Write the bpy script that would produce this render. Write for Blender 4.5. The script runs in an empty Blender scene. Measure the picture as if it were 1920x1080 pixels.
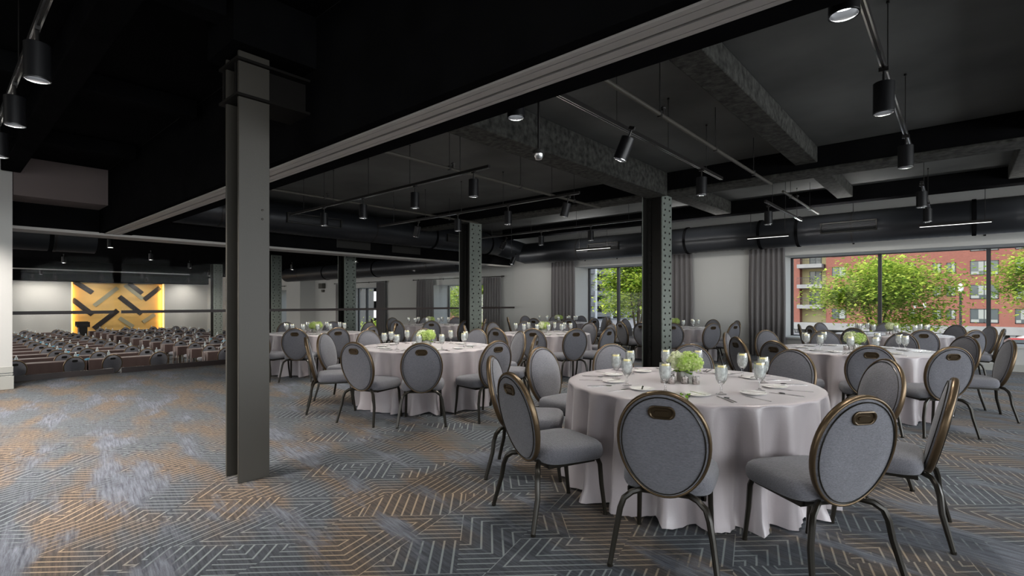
import bpy, math, random
from math import sin, cos, pi, radians, sqrt, atan2, floor
from mathutils import Vector, Matrix
C = bpy.context.scene.collection
# ------------------------------------------------------------------ camera
TH = radians(41.2); EYE = 1.37; F = 960.0; HZ = 567.0
cam_d = bpy.data.cameras.new('camera'); cam = bpy.data.objects.new('camera', cam_d); C.objects.link(cam)
cam_d.sensor_width = 36; cam_d.lens = 18.0; cam_d.shift_y = (HZ-540)/1920; cam_d.clip_end = 600; cam_d.clip_start = .05
cam.location = (0, 0, EYE); cam.rotation_euler = (pi/2, 0, TH)
bpy.context.scene.camera = cam
vs = bpy.context.scene.view_settings
vs.view_transform = 'Standard'; vs.look = 'None'; vs.gamma = 1; vs.exposure = 0.0; vs.use_curve_mapping = False
# ------------------------------------------------------------------ world, sun, fill lights
wd = bpy.data.worlds.new('sky'); bpy.context.scene.world = wd; wd.use_nodes = True
nt = wd.node_tree; nt.nodes.clear()
sk = nt.nodes.new('ShaderNodeTexSky'); sk.sky_type = 'NISHITA'; sk.sun_disc = False; sk.sun_elevation = radians(50); sk.sun_rotation = radians(200)
sk.dust_density = 2.0
bg = nt.nodes.new('ShaderNodeBackground'); bg.inputs[1].default_value = 0.42
wo = nt.nodes.new('ShaderNodeOutputWorld')
hs = nt.nodes.new('ShaderNodeHueSaturation'); hs.inputs['Saturation'].default_value = .5; nt.links.new(sk.outputs[0], hs.inputs['Color']); nt.links.new(hs.outputs[0], bg.inputs[0]); nt.links.new(bg.outputs[0], wo.inputs[0])
def light(name, kind, loc, energy, color=(1, 1, 1), rot=(0, 0, 0), parent=None, **kw):
    d = bpy.data.lights.new(name, kind); d.energy = energy; d.color = color
    for k, v in kw.items(): setattr(d, k, v)
    o = bpy.data.objects.new(name, d); C.objects.link(o); o.location = loc; o.rotation_euler = rot
    if parent: o.parent = parent
    return o
sun_dir = Vector((.30, .80, -.95))
light('sun', 'SUN', (0, -20, 40), 2.8, (1, .96, .88), sun_dir.to_track_quat('-Z', 'Y').to_euler(), angle=radians(1.0))
# unseen area fill added behind and beside the camera and inside the classroom
light('fill_side', 'AREA', (7.9, 3.5, 1.75), 1000, (.93, .97, 1), (0, radians(90), 0), shape='RECTANGLE', size=2.6, size_y=17)
light('fill_back', 'AREA', (-2.0, -7.4, 1.75), 110, (.97, .98, 1), (radians(90), 0, 0), shape='RECTANGLE', size=18, size_y=2.6)
light('fill_classroom', 'AREA', (-28, -3.8, .8), 900, (1, .97, .94), (radians(90), 0, 0), shape='RECTANGLE', size=26, size_y=2.6)
for nm, x0, x1, z0, z1 in (('portal', -3.37, 4.6, .49, 2.54), ('portal', -9.66, -6.0, .49, 2.54), ('portal', -16.9, -13.86, -.3, 2.1), ('portal', -24.0, -20.6, -.3, 2.1), ('portal', -31.6, -28.6, -.3, 2.1)):
    o = light(nm, 'AREA', ((x0+x1)/2, 15.2, (z0+z1)/2), 1, (1, 1, 1), (radians(-90), 0, 0), shape='RECTANGLE', size=x1-x0, size_y=z1-z0)
    o.data.cycles.is_portal = True
# ------------------------------------------------------------------ coordinates
RT = Vector((cos(TH), sin(TH), 0)); FW = Vector((-sin(TH), cos(TH), 0))
def W(L, d, z=0): return Vector((RT.x*L+FW.x*d, RT.y*L+FW.y*d, z))
def ray(u, v=HZ): l = (u-960)/F; return Vector((RT.x*l+FW.x, RT.y*l+FW.y, (HZ-v)/F))
def hitX(u, X, v=HZ): r = ray(u, v); t = X/r.x; return Vector((X, r.y*t, EYE+r.z*t))
def hitY(u, Y, v=HZ): r = ray(u, v); t = Y/r.y; return Vector((r.x*t, Y, EYE+r.z*t))
# ------------------------------------------------------------------ materials
def new_mat(name):
    m = bpy.data.materials.new(name); m.use_nodes = True
    return m, m.node_tree.nodes, m.node_tree.links, m.node_tree.nodes['Principled BSDF']
def pm(name, col, rough=.6, metal=0, noise=0, scale=8, bump=0, bscale=60, spec=.5, sheen=0, stretch=None, coat=0):
    m, N, L, b = new_mat(name)
    b.inputs['Base Color'].default_value = (*col, 1); b.inputs['Roughness'].default_value = rough
    b.inputs['Metallic'].default_value = metal; b.inputs['Specular IOR Level'].default_value = spec
    if sheen: b.inputs['Sheen Weight'].default_value = sheen
    if coat: b.inputs['Coat Weight'].default_value = coat
    tc = N.new('ShaderNodeTexCoord'); src = tc.outputs['Object']
    if stretch:
        mp = N.new('ShaderNodeMapping'); mp.inputs['Scale'].default_value = stretch; L.new(src, mp.inputs[0]); src = mp.outputs[0]
    if noise:
        n = N.new('ShaderNodeTexNoise'); n.inputs['Scale'].default_value = scale; n.inputs['Detail'].default_value = 5; L.new(src, n.inputs[0])
        r = N.new('ShaderNodeValToRGB'); r.color_ramp.elements[0].position = .3; r.color_ramp.elements[1].position = .7
        r.color_ramp.elements[0].color = (*[c*(1-noise) for c in col], 1); r.color_ramp.elements[1].color = (*[min(1, c*(1+noise)) for c in col], 1)
        L.new(n.outputs[0], r.inputs[0]); L.new(r.outputs[0], b.inputs['Base Color'])
    if bump:
        n = N.new('ShaderNodeTexNoise'); n.inputs['Scale'].default_value = bscale; n.inputs['Detail'].default_value = 4; L.new(src, n.inputs[0])
        bp = N.new('ShaderNodeBump'); bp.inputs['Strength'].default_value = bump; bp.inputs['Distance'].default_value = .01
        L.new(n.outputs[0], bp.inputs['Height']); L.new(bp.outputs[0], b.inputs['Normal'])
    return m
def emis(name, col, s):
    m, N, L, b = new_mat(name); b.inputs['Base Color'].default_value = (*col, 1)
    b.inputs['Emission Color'].default_value = (*col, 1); b.inputs['Emission Strength'].default_value = s
    return m
def thin_glass(name, tint, refl=.5, diff=0, dcol=(.8, .85, .82)):
    m, N, L, b = new_mat(name); N.remove(b); out = N['Material Output']
    t = N.new('ShaderNodeBsdfTransparent'); t.inputs[0].default_value = (*tint, 1)
    g = N.new('ShaderNodeBsdfGlossy'); g.inputs[0].default_value = (1, 1, 1, 1); g.inputs['Roughness'].default_value = .03
    lw = N.new('ShaderNodeLayerWeight'); lw.inputs[0].default_value = .35
    mu = N.new('ShaderNodeMath'); mu.operation = 'MULTIPLY'; mu.inputs[1].default_value = refl; L.new(lw.outputs['Fresnel'], mu.inputs[0])
    mx = N.new('ShaderNodeMixShader'); L.new(mu.outputs[0], mx.inputs[0]); L.new(t.outputs[0], mx.inputs[1]); L.new(g.outputs[0], mx.inputs[2])
    last = mx.outputs[0]
    if diff:
        d = N.new('ShaderNodeBsdfDiffuse'); d.inputs[0].default_value = (*dcol, 1)
        n = N.new('ShaderNodeTexNoise'); n.inputs['Scale'].default_value = 45; tc = N.new('ShaderNodeTexCoord'); L.new(tc.outputs['Object'], n.inputs[0])
        mr = N.new('ShaderNodeMapRange'); mr.inputs[1].default_value = .35; mr.inputs[2].default_value = .65; mr.inputs[3].default_value = diff*.8; mr.inputs[4].default_value = diff*1.2; L.new(n.outputs[0], mr.inputs[0])
        m2 = N.new('ShaderNodeMixShader'); L.new(mr.outputs[0], m2.inputs[0]); L.new(last, m2.inputs[1]); L.new(d.outputs[0], m2.inputs[2]); last = m2.outputs[0]
    L.new(last, out.inputs[0])
    return m
def brick_mat():
    m, N, L, b = new_mat('brick'); tc = N.new('ShaderNodeTexCoord'); mp = N.new('ShaderNodeMapping'); mp.inputs['Rotation'].default_value = (pi/2, 0, 0)
    L.new(tc.outputs['Object'], mp.inputs[0])
    br = N.new('ShaderNodeTexBrick'); br.inputs['Color1'].default_value = (.25, .085, .062, 1); br.inputs['Color2'].default_value = (.20, .065, .048, 1)
    br.inputs['Mortar'].default_value = (.23, .12, .09, 1); br.inputs['Scale'].default_value = 3.2; br.inputs['Mortar Size'].default_value = .02
    L.new(mp.outputs[0], br.inputs[0]); L.new(br.outputs[0], b.inputs['Base Color']); b.inputs['Roughness'].default_value = .9
    return m
def leaf_mat(name, c1, c2):
    m, N, L, b = new_mat(name); N.remove(b); out = N['Material Output']
    oi = N.new('ShaderNodeNewGeometry'); r = N.new('ShaderNodeValToRGB')
    r.color_ramp.elements[0].color = (*c1, 1); r.color_ramp.elements[1].color = (*c2, 1); L.new(oi.outputs['Random Per Island'], r.inputs[0])
    d = N.new('ShaderNodeBsdfDiffuse'); t = N.new('ShaderNodeBsdfTranslucent'); mx = N.new('ShaderNodeMixShader'); mx.inputs[0].default_value = .45
    L.new(r.outputs[0], d.inputs[0]); L.new(r.outputs[0], t.inputs[0]); L.new(d.outputs[0], mx.inputs[1]); L.new(t.outputs[0], mx.inputs[2]); L.new(mx.outputs[0], out.inputs[0])
    return m
def carpet_mat():
    m, N, L, b = new_mat('carpet')
    def mth(op, a, c=None, d=None):
        n = N.new('ShaderNodeMath'); n.operation = op
        for i, x in enumerate((a, c, d)):
            if x is None: continue
            if isinstance(x, (int, float)): n.inputs[i].default_value = x
            else: L.new(x, n.inputs[i])
        return n.outputs[0]
    tc = N.new('ShaderNodeTexCoord'); P = tc.outputs['Object']
    def dot(v):
        n = N.new('ShaderNodeVectorMath'); n.operation = 'DOT_PRODUCT'; L.new(P, n.inputs[0]); n.inputs[1].default_value = v; return n.outputs['Value']
    def dirv(deg): return FW*cos(radians(deg))+RT*sin(radians(deg))
    A = dirv(87.3); Ap = dirv(-2.7)
    p, q = dot(A), dot(Ap)
    ca, cb, sp = .64, .36, .054
    q = mth('ADD', q, 100.0)
    p = mth('ADD', p, 100.0)
    a = mth('SUBTRACT', p, mth('MULTIPLY', q, cos(radians(62))/sin(radians(62))))
    ia = mth('FLOOR', mth('DIVIDE', a, ca)); ib = mth('FLOOR', mth('DIVIDE', q, cb))
    cx = N.new('ShaderNodeCombineXYZ'); L.new(ia, cx.inputs[0]); L.new(ib, cx.inputs[1])
    wn = N.new('ShaderNodeTexWhiteNoise'); wn.noise_dimensions = '3D'; L.new(cx.outputs[0], wn.inputs[0])
    sc = N.new('ShaderNodeSeparateColor'); L.new(wn.outputs['Color'], sc.inputs[0]); r1, r2, r3 = sc.outputs[0], sc.outputs[1], sc.outputs[2]
    sb = mth('MODULO', q, cb); sa = mth('MODULO', a, ca)
    psel = mth('GREATER_THAN', r3, .72)
    sp_ = mth('MODULO', p, ca)
    sa = mth('ADD', mth('MULTIPLY', psel, sp_), mth('MULTIPLY', mth('SUBTRACT', 1.0, psel), sa))
    f1 = mth('GREATER_THAN', r1, .5); f2 = mth('GREATER_THAN', mth('FRACT', mth('MULTIPLY', r1, 7)), .5)
    sb2 = mth('ABSOLUTE', mth('SUBTRACT', mth('MULTIPLY', f1, cb), sb)); sa2 = mth('MULTIPLY', mth('ABSOLUTE', mth('SUBTRACT', mth('MULTIPLY', f2, ca), sa)), .88)
    mxx = mth('MAXIMUM', sb2, sa2); mnn = mth('MINIMUM', sb2, sa2)
    k = mth('GREATER_THAN', r2, .45)
    s = mth('ADD', mth('MULTIPLY', k, mxx), mth('MULTIPLY', mth('SUBTRACT', 1.0, k), mnn))
    k2 = mth('GREATER_THAN', r2, .84)
    s = mth('ADD', mth('MULTIPLY', k2, sa2), mth('MULTIPLY', mth('SUBTRACT', 1.0, k2), s))
    t = mth('ABSOLUTE', mth('SUBTRACT', mth('FRACT', mth('DIVIDE', s, sp)), .5))
    line = mth('SMOOTH_MIN', 1.0, mth('MAXIMUM', 0.0, mth('MULTIPLY', mth('SUBTRACT', t, .378), 16.0)), .05)
    def noise(scale, det=4, rough=.5, rot=None, st=None, w=0):
        n = N.new('ShaderNodeTexNoise'); n.inputs['Scale'].default_value = scale; n.inputs['Detail'].default_value = det; n.inputs['Roughness'].default_value = rough
        if rot is not None:
            mp = N.new('ShaderNodeMapping'); mp.vector_type = 'TEXTURE'; mp.inputs['Rotation'].default_value = (0, 0, rot); mp.inputs['Scale'].default_value = st; mp.inputs['Location'].default_value = (w, w, 0)
            L.new(P, mp.inputs[0]); L.new(mp.outputs[0], n.inputs[0])
        else: L.new(P, n.inputs[0])
        return n.outputs[0]
    def ramp(x, lo, hi):
        n = N.new('ShaderNodeMapRange'); n.inputs[1].default_value = lo; n.inputs[2].default_value = hi; L.new(x, n.inputs[0]); return n.outputs[0]
    D = dirv(-40); ang = atan2(D.y, D.x)
    warm = ramp(noise(1.5, 3, .5, ang, (1.6, .6, 1), 11), .45, .60)
    worn = ramp(noise(1.6, 5, .62, ang, (2.2, .7, 1), 5), .53, .62)
    streak = noise(30, 3, .7, ang, (7, .5, 1), 3)
    fine = noise(240, 2, .8)
    def mix(f, c1, c2):
        n = N.new('ShaderNodeMix'); n.data_type = 'RGBA'
        if isinstance(f, (int, float)): n.inputs[0].default_value = f
        else: L.new(f, n.inputs[0])
        for i, c in ((6, c1), (7, c2)):
            if isinstance(c, tuple): n.inputs[i].default_value = (*c, 1)
            else: L.new(c, n.inputs[i])
        return n.outputs[2]
    dark = mix(ramp(streak, .3, .7), (.020, .024, .031), (.068, .076, .090))
    brown = mix(ramp(streak, .3, .7), (.030, .025, .022), (.105, .078, .058))
    base = mix(warm, dark, brown)
    lines = mix(warm, (.205, .235, .235), (.32, .245, .165))
    pat = mix(mth('MULTIPLY', line, mth('SUBTRACT', 1.0, mth('MULTIPLY', worn, .92))), base, lines)
    wornc = mix(ramp(streak, .3, .7), (.045, .052, .068), (.185, .20, .235))
    wm = mth('MULTIPLY', worn, mth('SUBTRACT', 1.0, mth('MULTIPLY', line, .1)))
    c = mix(mth('MULTIPLY', wm, .9), pat, wornc)
    fr = mth('ADD', .2, mth('MULTIPLY', fine, 1.6))
    vm = N.new('ShaderNodeVectorMath'); vm.operation = 'SCALE'; L.new(c, vm.inputs[0]); L.new(fr, vm.inputs['Scale'])
    L.new(vm.outputs[0], b.inputs['Base Color']); b.inputs['Roughness'].default_value = .95; b.inputs['Specular IOR Level'].default_value = .15
    b.inputs['Sheen Weight'].default_value = .1
    bp = N.new('ShaderNodeBump'); bp.inputs['Strength'].default_value = .35; bp.inputs['Distance'].default_value = .004; L.new(fine, bp.inputs['Height']); L.new(bp.outputs[0], b.inputs['Normal'])
    return m
M = dict(
    carpet=carpet_mat(),
    white=pm('wall_paint', (.52, .52, .50), .8, bump=.05, bscale=40),
    trimw=pm('trim_paint', (.40, .40, .37), .6),
    black=pm('black_paint', (.006, .006, .0065), .75, noise=.2, scale=3, spec=0.0),
    ceil=pm('ceiling_paint', (.085, .088, .086), .75, noise=.3, scale=.8, bump=.1, bscale=12, spec=.2),
    conc=pm('rough_concrete', (.042, .042, .038), .85, noise=.6, scale=14, bump=.9, bscale=22, spec=.15),
    steel=pm('grey_steel', (.050, .045, .036), .5, bump=.06, bscale=90),
    green=pm('green_steel', (.19, .215, .19), .45, noise=.12, scale=20, bump=.05),
    brk=pm('bracket_paint', (.010, .009, .008), .6, spec=.1),
    greend=pm('dark_steel', (.02, .019, .017), .5, spec=.3),
    duct=pm('duct_metal', (.022, .024, .028), .38, .35, bump=.3, bscale=5, stretch=(1, 1, 1)),
    trackm=pm('aluminium', (.38, .36, .34), .5, .2),
    chrome=pm('chrome', (.62, .62, .62), .22, 1),
    fabric=pm('chair_fabric', (.158, .158, .176), .9, noise=.22, scale=160, bump=.5, bscale=220, spec=.2, sheen=.25, stretch=(.35, 1, 1.6)),
    bronze=pm('bronze_frame', (.15, .105, .062), .36, .75),
    bronzed=pm('dark_handle', (.085, .06, .035), .3, .7),
    legm=pm('dark_bronze', (.020, .017, .012), .33, .4),
    cloth=pm('satin_cloth', (.43, .385, .395), .36, noise=.04, scale=3, bump=.08, bscale=90, spec=.6, sheen=.3),
    wood=pm('table_wood', (.25, .17, .1), .6, noise=.3, scale=4, stretch=(1, 8, 1)),
    plate=pm('porcelain', (.92, .91, .89), .15),
    silver=pm('silver', (.6, .59, .58), .18, 1, bump=.15, bscale=60),
    mercury=pm('mercury_glass', (.55, .53, .51), .12, 1, noise=.5, scale=90, bump=.3, bscale=80),
    glass=thin_glass('clear_glass', (.985, .99, .99), .75),
    water=thin_glass('ice_water', (.98, .99, .985), .2, .6, (.93, .95, .93)),
    pane=thin_glass('window_glass', (.97, .985, .98), .10),
    pglass=thin_glass('partition_glass', (.985, .99, .99), .03),
    lemon=pm('lemon', (.80, .70, .28), .5),
    stone=pm('stone_vase', (.42, .41, .37), .8, noise=.25, scale=40, bump=.4, bscale=60),
    petal=leaf_mat('petals', (.42, .60, .12), (.72, .78, .42)),
    petalw=leaf_mat('white_petals', (.72, .78, .50), (.85, .86, .70)),
    leafg=leaf_mat('foliage', (.06, .16, .02), (.28, .50, .05)),
    tree=leaf_mat('tree_leaves', (.10, .22, .025), (.62, .70, .13)),
    bark=pm('bark', (.12, .09, .06), .9, noise=.3, scale=6),
    curtain=pm('curtain_cloth', (.16, .15, .15), .85, bump=.2, bscale=200, sheen=.3),
    lampb=pm('lamp_black', (.008, .008, .009), .35, spec=.35),
    rod=pm('black_rod', (.02, .018, .017), .4, .4),
    frame=pm('window_frame', (.03, .03, .033), .45),
    espresso=pm('espresso_trim', (.030, .020, .019), .5),
    brown=pm('brown_cloth', (.060, .033, .029), .75, bump=.15, bscale=60, sheen=.2),
    gold=pm('gold_panel', (.62, .40, .13), .45, .1, noise=.22, scale=.9, stretch=(1, .5, 2.2)),
    barb=pm('dark_bar', (.018, .014, .013), .4),
    barg=pm('sage_bar', (.27, .26, .18), .5),
    lens=emis('lamp_lens', (.9, .95, 1), 9),
    lensd2=emis('strip_lens', (1, .98, .95), 1.6),
    lensd=emis('dim_lens', (.9, .95, 1), 1.2),
    led=emis('warm_led', (1, .62, .15), 4),
    blue=pm('blue_wrap', (.12, .42, .62), .4),
    bottle=thin_glass('bottle_plastic', (.9, .95, .96), .8, .35, (.7, .78, .8)),
    brick=brick_mat(),
    extconc=pm('pale_concrete', (.25, .245, .24), .9, noise=.1, scale=1),
    asphalt=pm('asphalt', (.16, .16, .17), .9, noise=.15, scale=2),
    cream=pm('cream_render', (.52, .45, .24), .9),
    winglass=pm('dark_window_glass', (.06, .075, .08), .12, spec=.8),
    blind=pm('pale_blind', (.26, .27, .25), .6),
    yellow=pm('yellow_board', (.7, .42, .05), .6),
    red=pm('red_paint', (.42, .012, .02), .3, coat=.6), whitep=pm('white_paint', (.7, .7, .7), .3, coat=.6),
    rubber=pm('rubber', (.02, .02, .02), .8), lampg=pm('lamp_globe', (.75, .76, .72), .3), bluebld=pm('blue_facade', (.2, .3, .42), .5),
    pink=pm('pink_packets', (.75, .3, .45), .6), grass=pm('lawn', (.12, .22, .04), .9, noise=.3, scale=3),
)
# ------------------------------------------------------------------ mesh builder
class MB:
    def __init__(s): s.v = []; s.f = []; s.m = []; s.T = None
    def add(s, vs_, fs, mi=0):
        o = len(s.v)
        for p in vs_:
            p = Vector(p)
            if s.T is not None: p = s.T @ p
            s.v.append(p)
        for f in fs: s.f.append([i+o for i in f]); s.m.append(mi)
        return s
    def box(s, x0, x1, y0, y1, z0, z1, mi=0):
        return s.add([(x0, y0, z0), (x1, y0, z0), (x1, y1, z0), (x0, y1, z0), (x0, y0, z1), (x1, y0, z1), (x1, y1, z1), (x0, y1, z1)],
              [(0, 3, 2, 1), (4, 5, 6, 7), (0, 1, 5, 4), (1, 2, 6, 5), (2, 3, 7, 6), (3, 0, 4, 7)], mi)
    def loft(s, rings, closed=True, cap0=True, cap1=True, mi=0):
        n = len(rings[0]); vs_ = [p for r in rings for p in r]; fs = []
        for i in range(len(rings)-1):
            for j in range(n if closed else n-1):
                k = (j+1) % n; fs.append((i*n+j, i*n+k, (i+1)*n+k, (i+1)*n+j))
        if cap0: fs.append(tuple(range(n-1, -1, -1)))
        if cap1: fs.append(tuple(range((len(rings)-1)*n, len(rings)*n)))
        return s.add(vs_, fs, mi)
    def lathe(s, prof, n=20, c=(0, 0, 0), mi=0, cap0=True, cap1=True, sx=1, sy=1):
        return s.loft([[(c[0]+r*cos(2*pi*j/n)*sx, c[1]+r*sin(2*pi*j/n)*sy, c[2]+z) for j in range(n)] for r, z in prof], True, cap0, cap1, mi)
    def tube(s, pts, r, n=8, mi=0, closed=False, r2=None, cap=True, up=None):
        pts = [Vector(p) for p in pts]; rings = []; N_ = len(pts)
        rr = r if isinstance(r, (list, tuple)) else [r]*N_
        ref = Vector(up) if up else None
        for i, p in enumerate(pts):
            t = (pts[(i+1) % N_]-pts[i-1]) if closed else (pts[min(i+1, N_-1)]-pts[max(i-1, 0)])
            t.normalize()
            if ref is None: ref = Vector((0, 0, 1)) if abs(t.z) < .9 else Vector((1, 0, 0))
            a = ref-t*ref.dot(t)
            if a.length < 1e-5: a = t.orthogonal()
            a.normalize()
            if up is None: ref = a
            bb = t.cross(a); k2 = (r2/rr[i]) if r2 else 1
            rings.append([p+a*rr[i]*cos(2*pi*j/n)+bb*rr[i]*k2*sin(2*pi*j/n) for j in range(n)])
        if closed: rings.append(rings[0])
        return s.loft(rings, True, cap and not closed, cap and not closed, mi)
    def rod(s, a, b_, r, n=8, mi=0): return s.tube([a, b_], r, n, mi)
    def prism(s, poly, z0, z1, mi=0):
        n = len(poly)
        return s.loft([[(x, y, z0) for x, y in poly], [(x, y, z1) for x, y in poly]], True, True, True, mi)
    def build(s, name, mats, parent=None, sharp=.7, bevel=0):
        me = bpy.data.meshes.new(name); me.from_pydata(s.v, [], s.f)
        for mt in (mats if isinstance(mats, (list, tuple)) else [mats]): me.materials.append(mt)
        me.polygons.foreach_set('material_index', s.m); me.polygons.foreach_set('use_smooth', [True]*len(s.f))
        me.update(); me.set_sharp_from_angle(angle=sharp)
        o = bpy.data.objects.new(name, me); C.objects.link(o)
        if parent: o.parent = parent
        if bevel:
            b = o.modifiers.new('bevel', 'BEVEL'); b.width = bevel; b.segments = 2; b.limit_method = 'ANGLE'
        return o
def box(x0, x1, y0, y1, z0, z1): return MB().box(min(x0, x1), max(x0, x1), min(y0, y1), max(y0, y1), min(z0, z1), max(z0, z1))
def tag(o, label, cat, group=None, kind=None):
    if label: o['label'] = label
    if cat: o['category'] = cat
    if group: o['group'] = group
    if kind: o['kind'] = kind
    return o
def empty(name, loc=(0, 0, 0), rz=0):
    o = bpy.data.objects.new(name, None); C.objects.link(o); o.location = loc; o.rotation_euler = (0, 0, rz); o.empty_display_size = .1
    return o
def struct(o, label=None, cat=None):
    o['kind'] = 'structure'
    if label: o['label'] = label; o['category'] = cat
    return o
def copy_tree(o, parent=None):
    c = o.copy(); C.objects.link(c); c.parent = parent
    for ch in list(o.children): copy_tree(ch, c)
    return c
def place(proto, used, loc, rz, label, cat, group=None):
    o = copy_tree(proto) if used.get(proto.name) else proto
    used[proto.name] = True
    o.location = loc; o.rotation_euler = (0, 0, rz)
    tag(o, label, cat, group); return o
USED = {}
ORD = ['first', 'second', 'third', 'fourth', 'fifth', 'sixth', 'seventh', 'eighth', 'ninth', 'tenth', 'eleventh', 'twelfth', 'thirteenth', 'fourteenth']
GX, WY, WG, LOW, SLAB = -12.3, 14.17, 15.07, -1.0, 3.7
# ------------------------------------------------------------------ setting: floors, ceilings, walls
struct(box(GX, 8, -8, WG, -.3, 0).build('floor', M['carpet']), 'blue grey and tan geometric patterned carpet of the dining hall', 'floor')
struct(box(-46, GX, -4, WG, LOW-.3, LOW).build('floor', M['carpet']), 'lower carpeted floor of the classroom behind the glass', 'floor')
struct(box(GX, 8, -8, 2.1, SLAB, SLAB+.3).build('ceiling', M['black']), 'black ceiling above the open carpet', 'ceiling')
struct(box(GX, 8, 2.1, WG, SLAB, SLAB+.3).build('ceiling', M['ceil']), 'dark grey painted concrete ceiling slab of the dining hall', 'ceiling')
struct(box(-46, GX, -4, WG, 3.2, 3.5).build('ceiling', M['black']), 'black ceiling over the classroom behind the glass', 'ceiling')
mb = MB()
segs = [(8, 4.6), (-3.37, -6.0), (-9.66, GX)]
for a, b_ in segs: mb.box(b_, a, WY, WG+.1, 0, SLAB)
for a, b_, z0, z1 in ((4.6, -3.37, .49, 2.54), (-6.0, -9.66, .49, 2.54)):
    mb.box(b_, a, WY, WG+.1, 0, z0); mb.box(b_, a, WY, WG+.1, z1, SLAB)
struct(mb.build('wall_window_side', M['white']), 'off-white wall with deep window openings on the street side', 'wall')
mb = MB()
for a, b_ in [(GX, -13.86), (-16.9, -20.6), (-24.0, -28.6), (-31.6, -46)]: mb.box(b_, a, WY, WG+.1, LOW, 3.5)
for a, b_ in [(-13.86, -16.9), (-20.6, -24.0), (-28.6, -31.6)]:
    mb.box(b_, a, WY, WG+.1, LOW, -.3); mb.box(b_, a, WY, WG+.1, 2.1, 3.5)
mb.box(-28.5, -26.9, 13.3, WY, LOW, 3.2)
struct(mb.build('wall_classroom_window_side', M['white']), 'off-white classroom wall with three windows behind the glass', 'wall')
struct(box(-11.3, GX, -8, .89, 0, SLAB).build('wall_left', M['white']), 'pale wall end beside the glass partition', 'wall')
struct(MB().box(-11.3, -11.27, -8, .905, 0, .21).box(-11.3, -11.28, -8, .90, .225, .245).box(-11.3, -11.28, -8, .90, .26, .36).build('baseboard_left', M['trimw'], bevel=.004), 'greige stepped baseboard at the foot of the pale wall', 'baseboard')
struct(box(-11.3, GX, .9, 2.10, 3.08, SLAB).build('wall_bulkhead', pm('bulkhead_paint', (.16, .13, .125), .8)), 'dim brownish bulkhead above the glass partition', 'wall')
struct(box(-4.8, 8, -8.2, -8, 0, SLAB).build('wall_back', M['white']))
struct(box(-46.2, -46, -4, WG, LOW, 3.5).build('wall_far_shell', M['white']))
struct(box(-46, GX, -4.2, -4, LOW, 3.5).build('wall_classroom_side', M['white']))
mb = MB()
for a, b_ in segs: mb.box(b_, a, WY-.025, WY, 0, .14).box(b_, a, WY-.018, WY, .14, .30)
mb.box(-3.37, 4.6, WY-.025, WY, 0, .14).box(-9.66, -6.0, WY-.025, WY, 0, .14)
struct(mb.build('baseboard_window_side', M['trimw'], bevel=.004))
# window frames
def window(n, x0, x1, z0, z1, muls):
    r = empty('window_%d' % n, ((x0+x1)/2, WG, z0)); struct(r)
    cx = (x0+x1)/2; f = MB(); t = .035
    f.box(x0-cx, x0-cx+t*1.6, -.04, .04, 0, z1-z0).box(x1-cx-t*1.6, x1-cx, -.04, .04, 0, z1-z0).box(x0-cx, x1-cx, -.04, .04, 0, t).box(x0-cx, x1-cx, -.04, .04, z1-z0-t*.6, z1-z0)
    f.build('window_frame', M['frame'], r)
    for x in muls: box(x-cx-.035, x-cx+.035, -.06, .05, 0, z1-z0).build('mullion', M['frame'], r)
    box(x0-cx+.05, x1-cx-.05, -.004, .004, .035, z1-z0-.02).build('pane', M['pane'], r)
    s = box(x0-cx, x1-cx, -.93, -.05, -.03, .012).build('window_sill', M['white'], r, bevel=.005)
    return r
tag(window(1, -3.37, 4.6, .49, 2.54, (-1.45, .46, 2.4)), 'wide window with black mullions looking onto the brick building', 'window')
tag(window(2, -9.66, -6.0, .49, 2.54, (-8.5, -7.2)), 'window behind the riveted column looking onto the parking garage', 'window')
tag(window(3, -16.9, -13.86, -.3, 2.1, (-15.0,)), 'first window beyond the glass partition, filled with foliage', 'window')
tag(window(4, -24.0, -20.6, -.3, 2.1, (-23.2, -22)), 'narrow classroom window with blue sky and hanging leaves', 'window')
tag(window(5, -31.6, -28.6, -.3, 2.1, (-30,)), 'classroom window farthest along the street wall', 'window')
# ------------------------------------------------------------------ beams, columns
def beam(x0, x1, y0, y1, z0, z1, m, lab):
    return struct(box(x0, x1, y0, y1, z0, z1).build('ceiling_beam', M[m], bevel=.015), lab, 'beam')
beam(-11.1, 8, 8.75, 9.2, 3.37, SLAB, 'black', 'deep black cross beam resting on the riveted columns')
beam(-11.1, 8, 8.73, 9.22, 3.33, 3.38, 'conc', 'rough bottom plate of the cross beam over the riveted columns')
beam(-11.1, 8, 12.2, 12.5, 3.40, SLAB, 'black', 'black cross beam next to the window wall')
for i, x in enumerate((-4.15, -1.75, .75, 3.3)):
    dz = .06 if i == 0 else 0; w = .2 if i == 0 else .15
    beam(x-w, x+w, 2.75, 8.75, 3.46-dz*3, SLAB, 'conc', 'rough concrete joist, %s from the riveted column, header side' % ORD[i])
    beam(x-w*.9, x+w*.9, 9.2, 12.2, 3.48-dz, SLAB, 'conc', 'rough concrete joist, %s from the riveted column, window side' % ORD[i])
for i, x in enumerate((-9.3, -6.7, -4.2, -1.65)): beam(x-.1, x+.1, -5, 2.05, 3.5, SLAB, 'black', 'thin black joist %s from the bulkhead over the open floor' % ORD[i])
beam(-11.2, 8, .75, .98, 3.42, SLAB, 'black', 'black pipe-like cross beam over the open carpet')
beam(-11.2, 8, -.9, -.7, 3.42, SLAB, 'black', 'black cross beam above the camera side')
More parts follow.
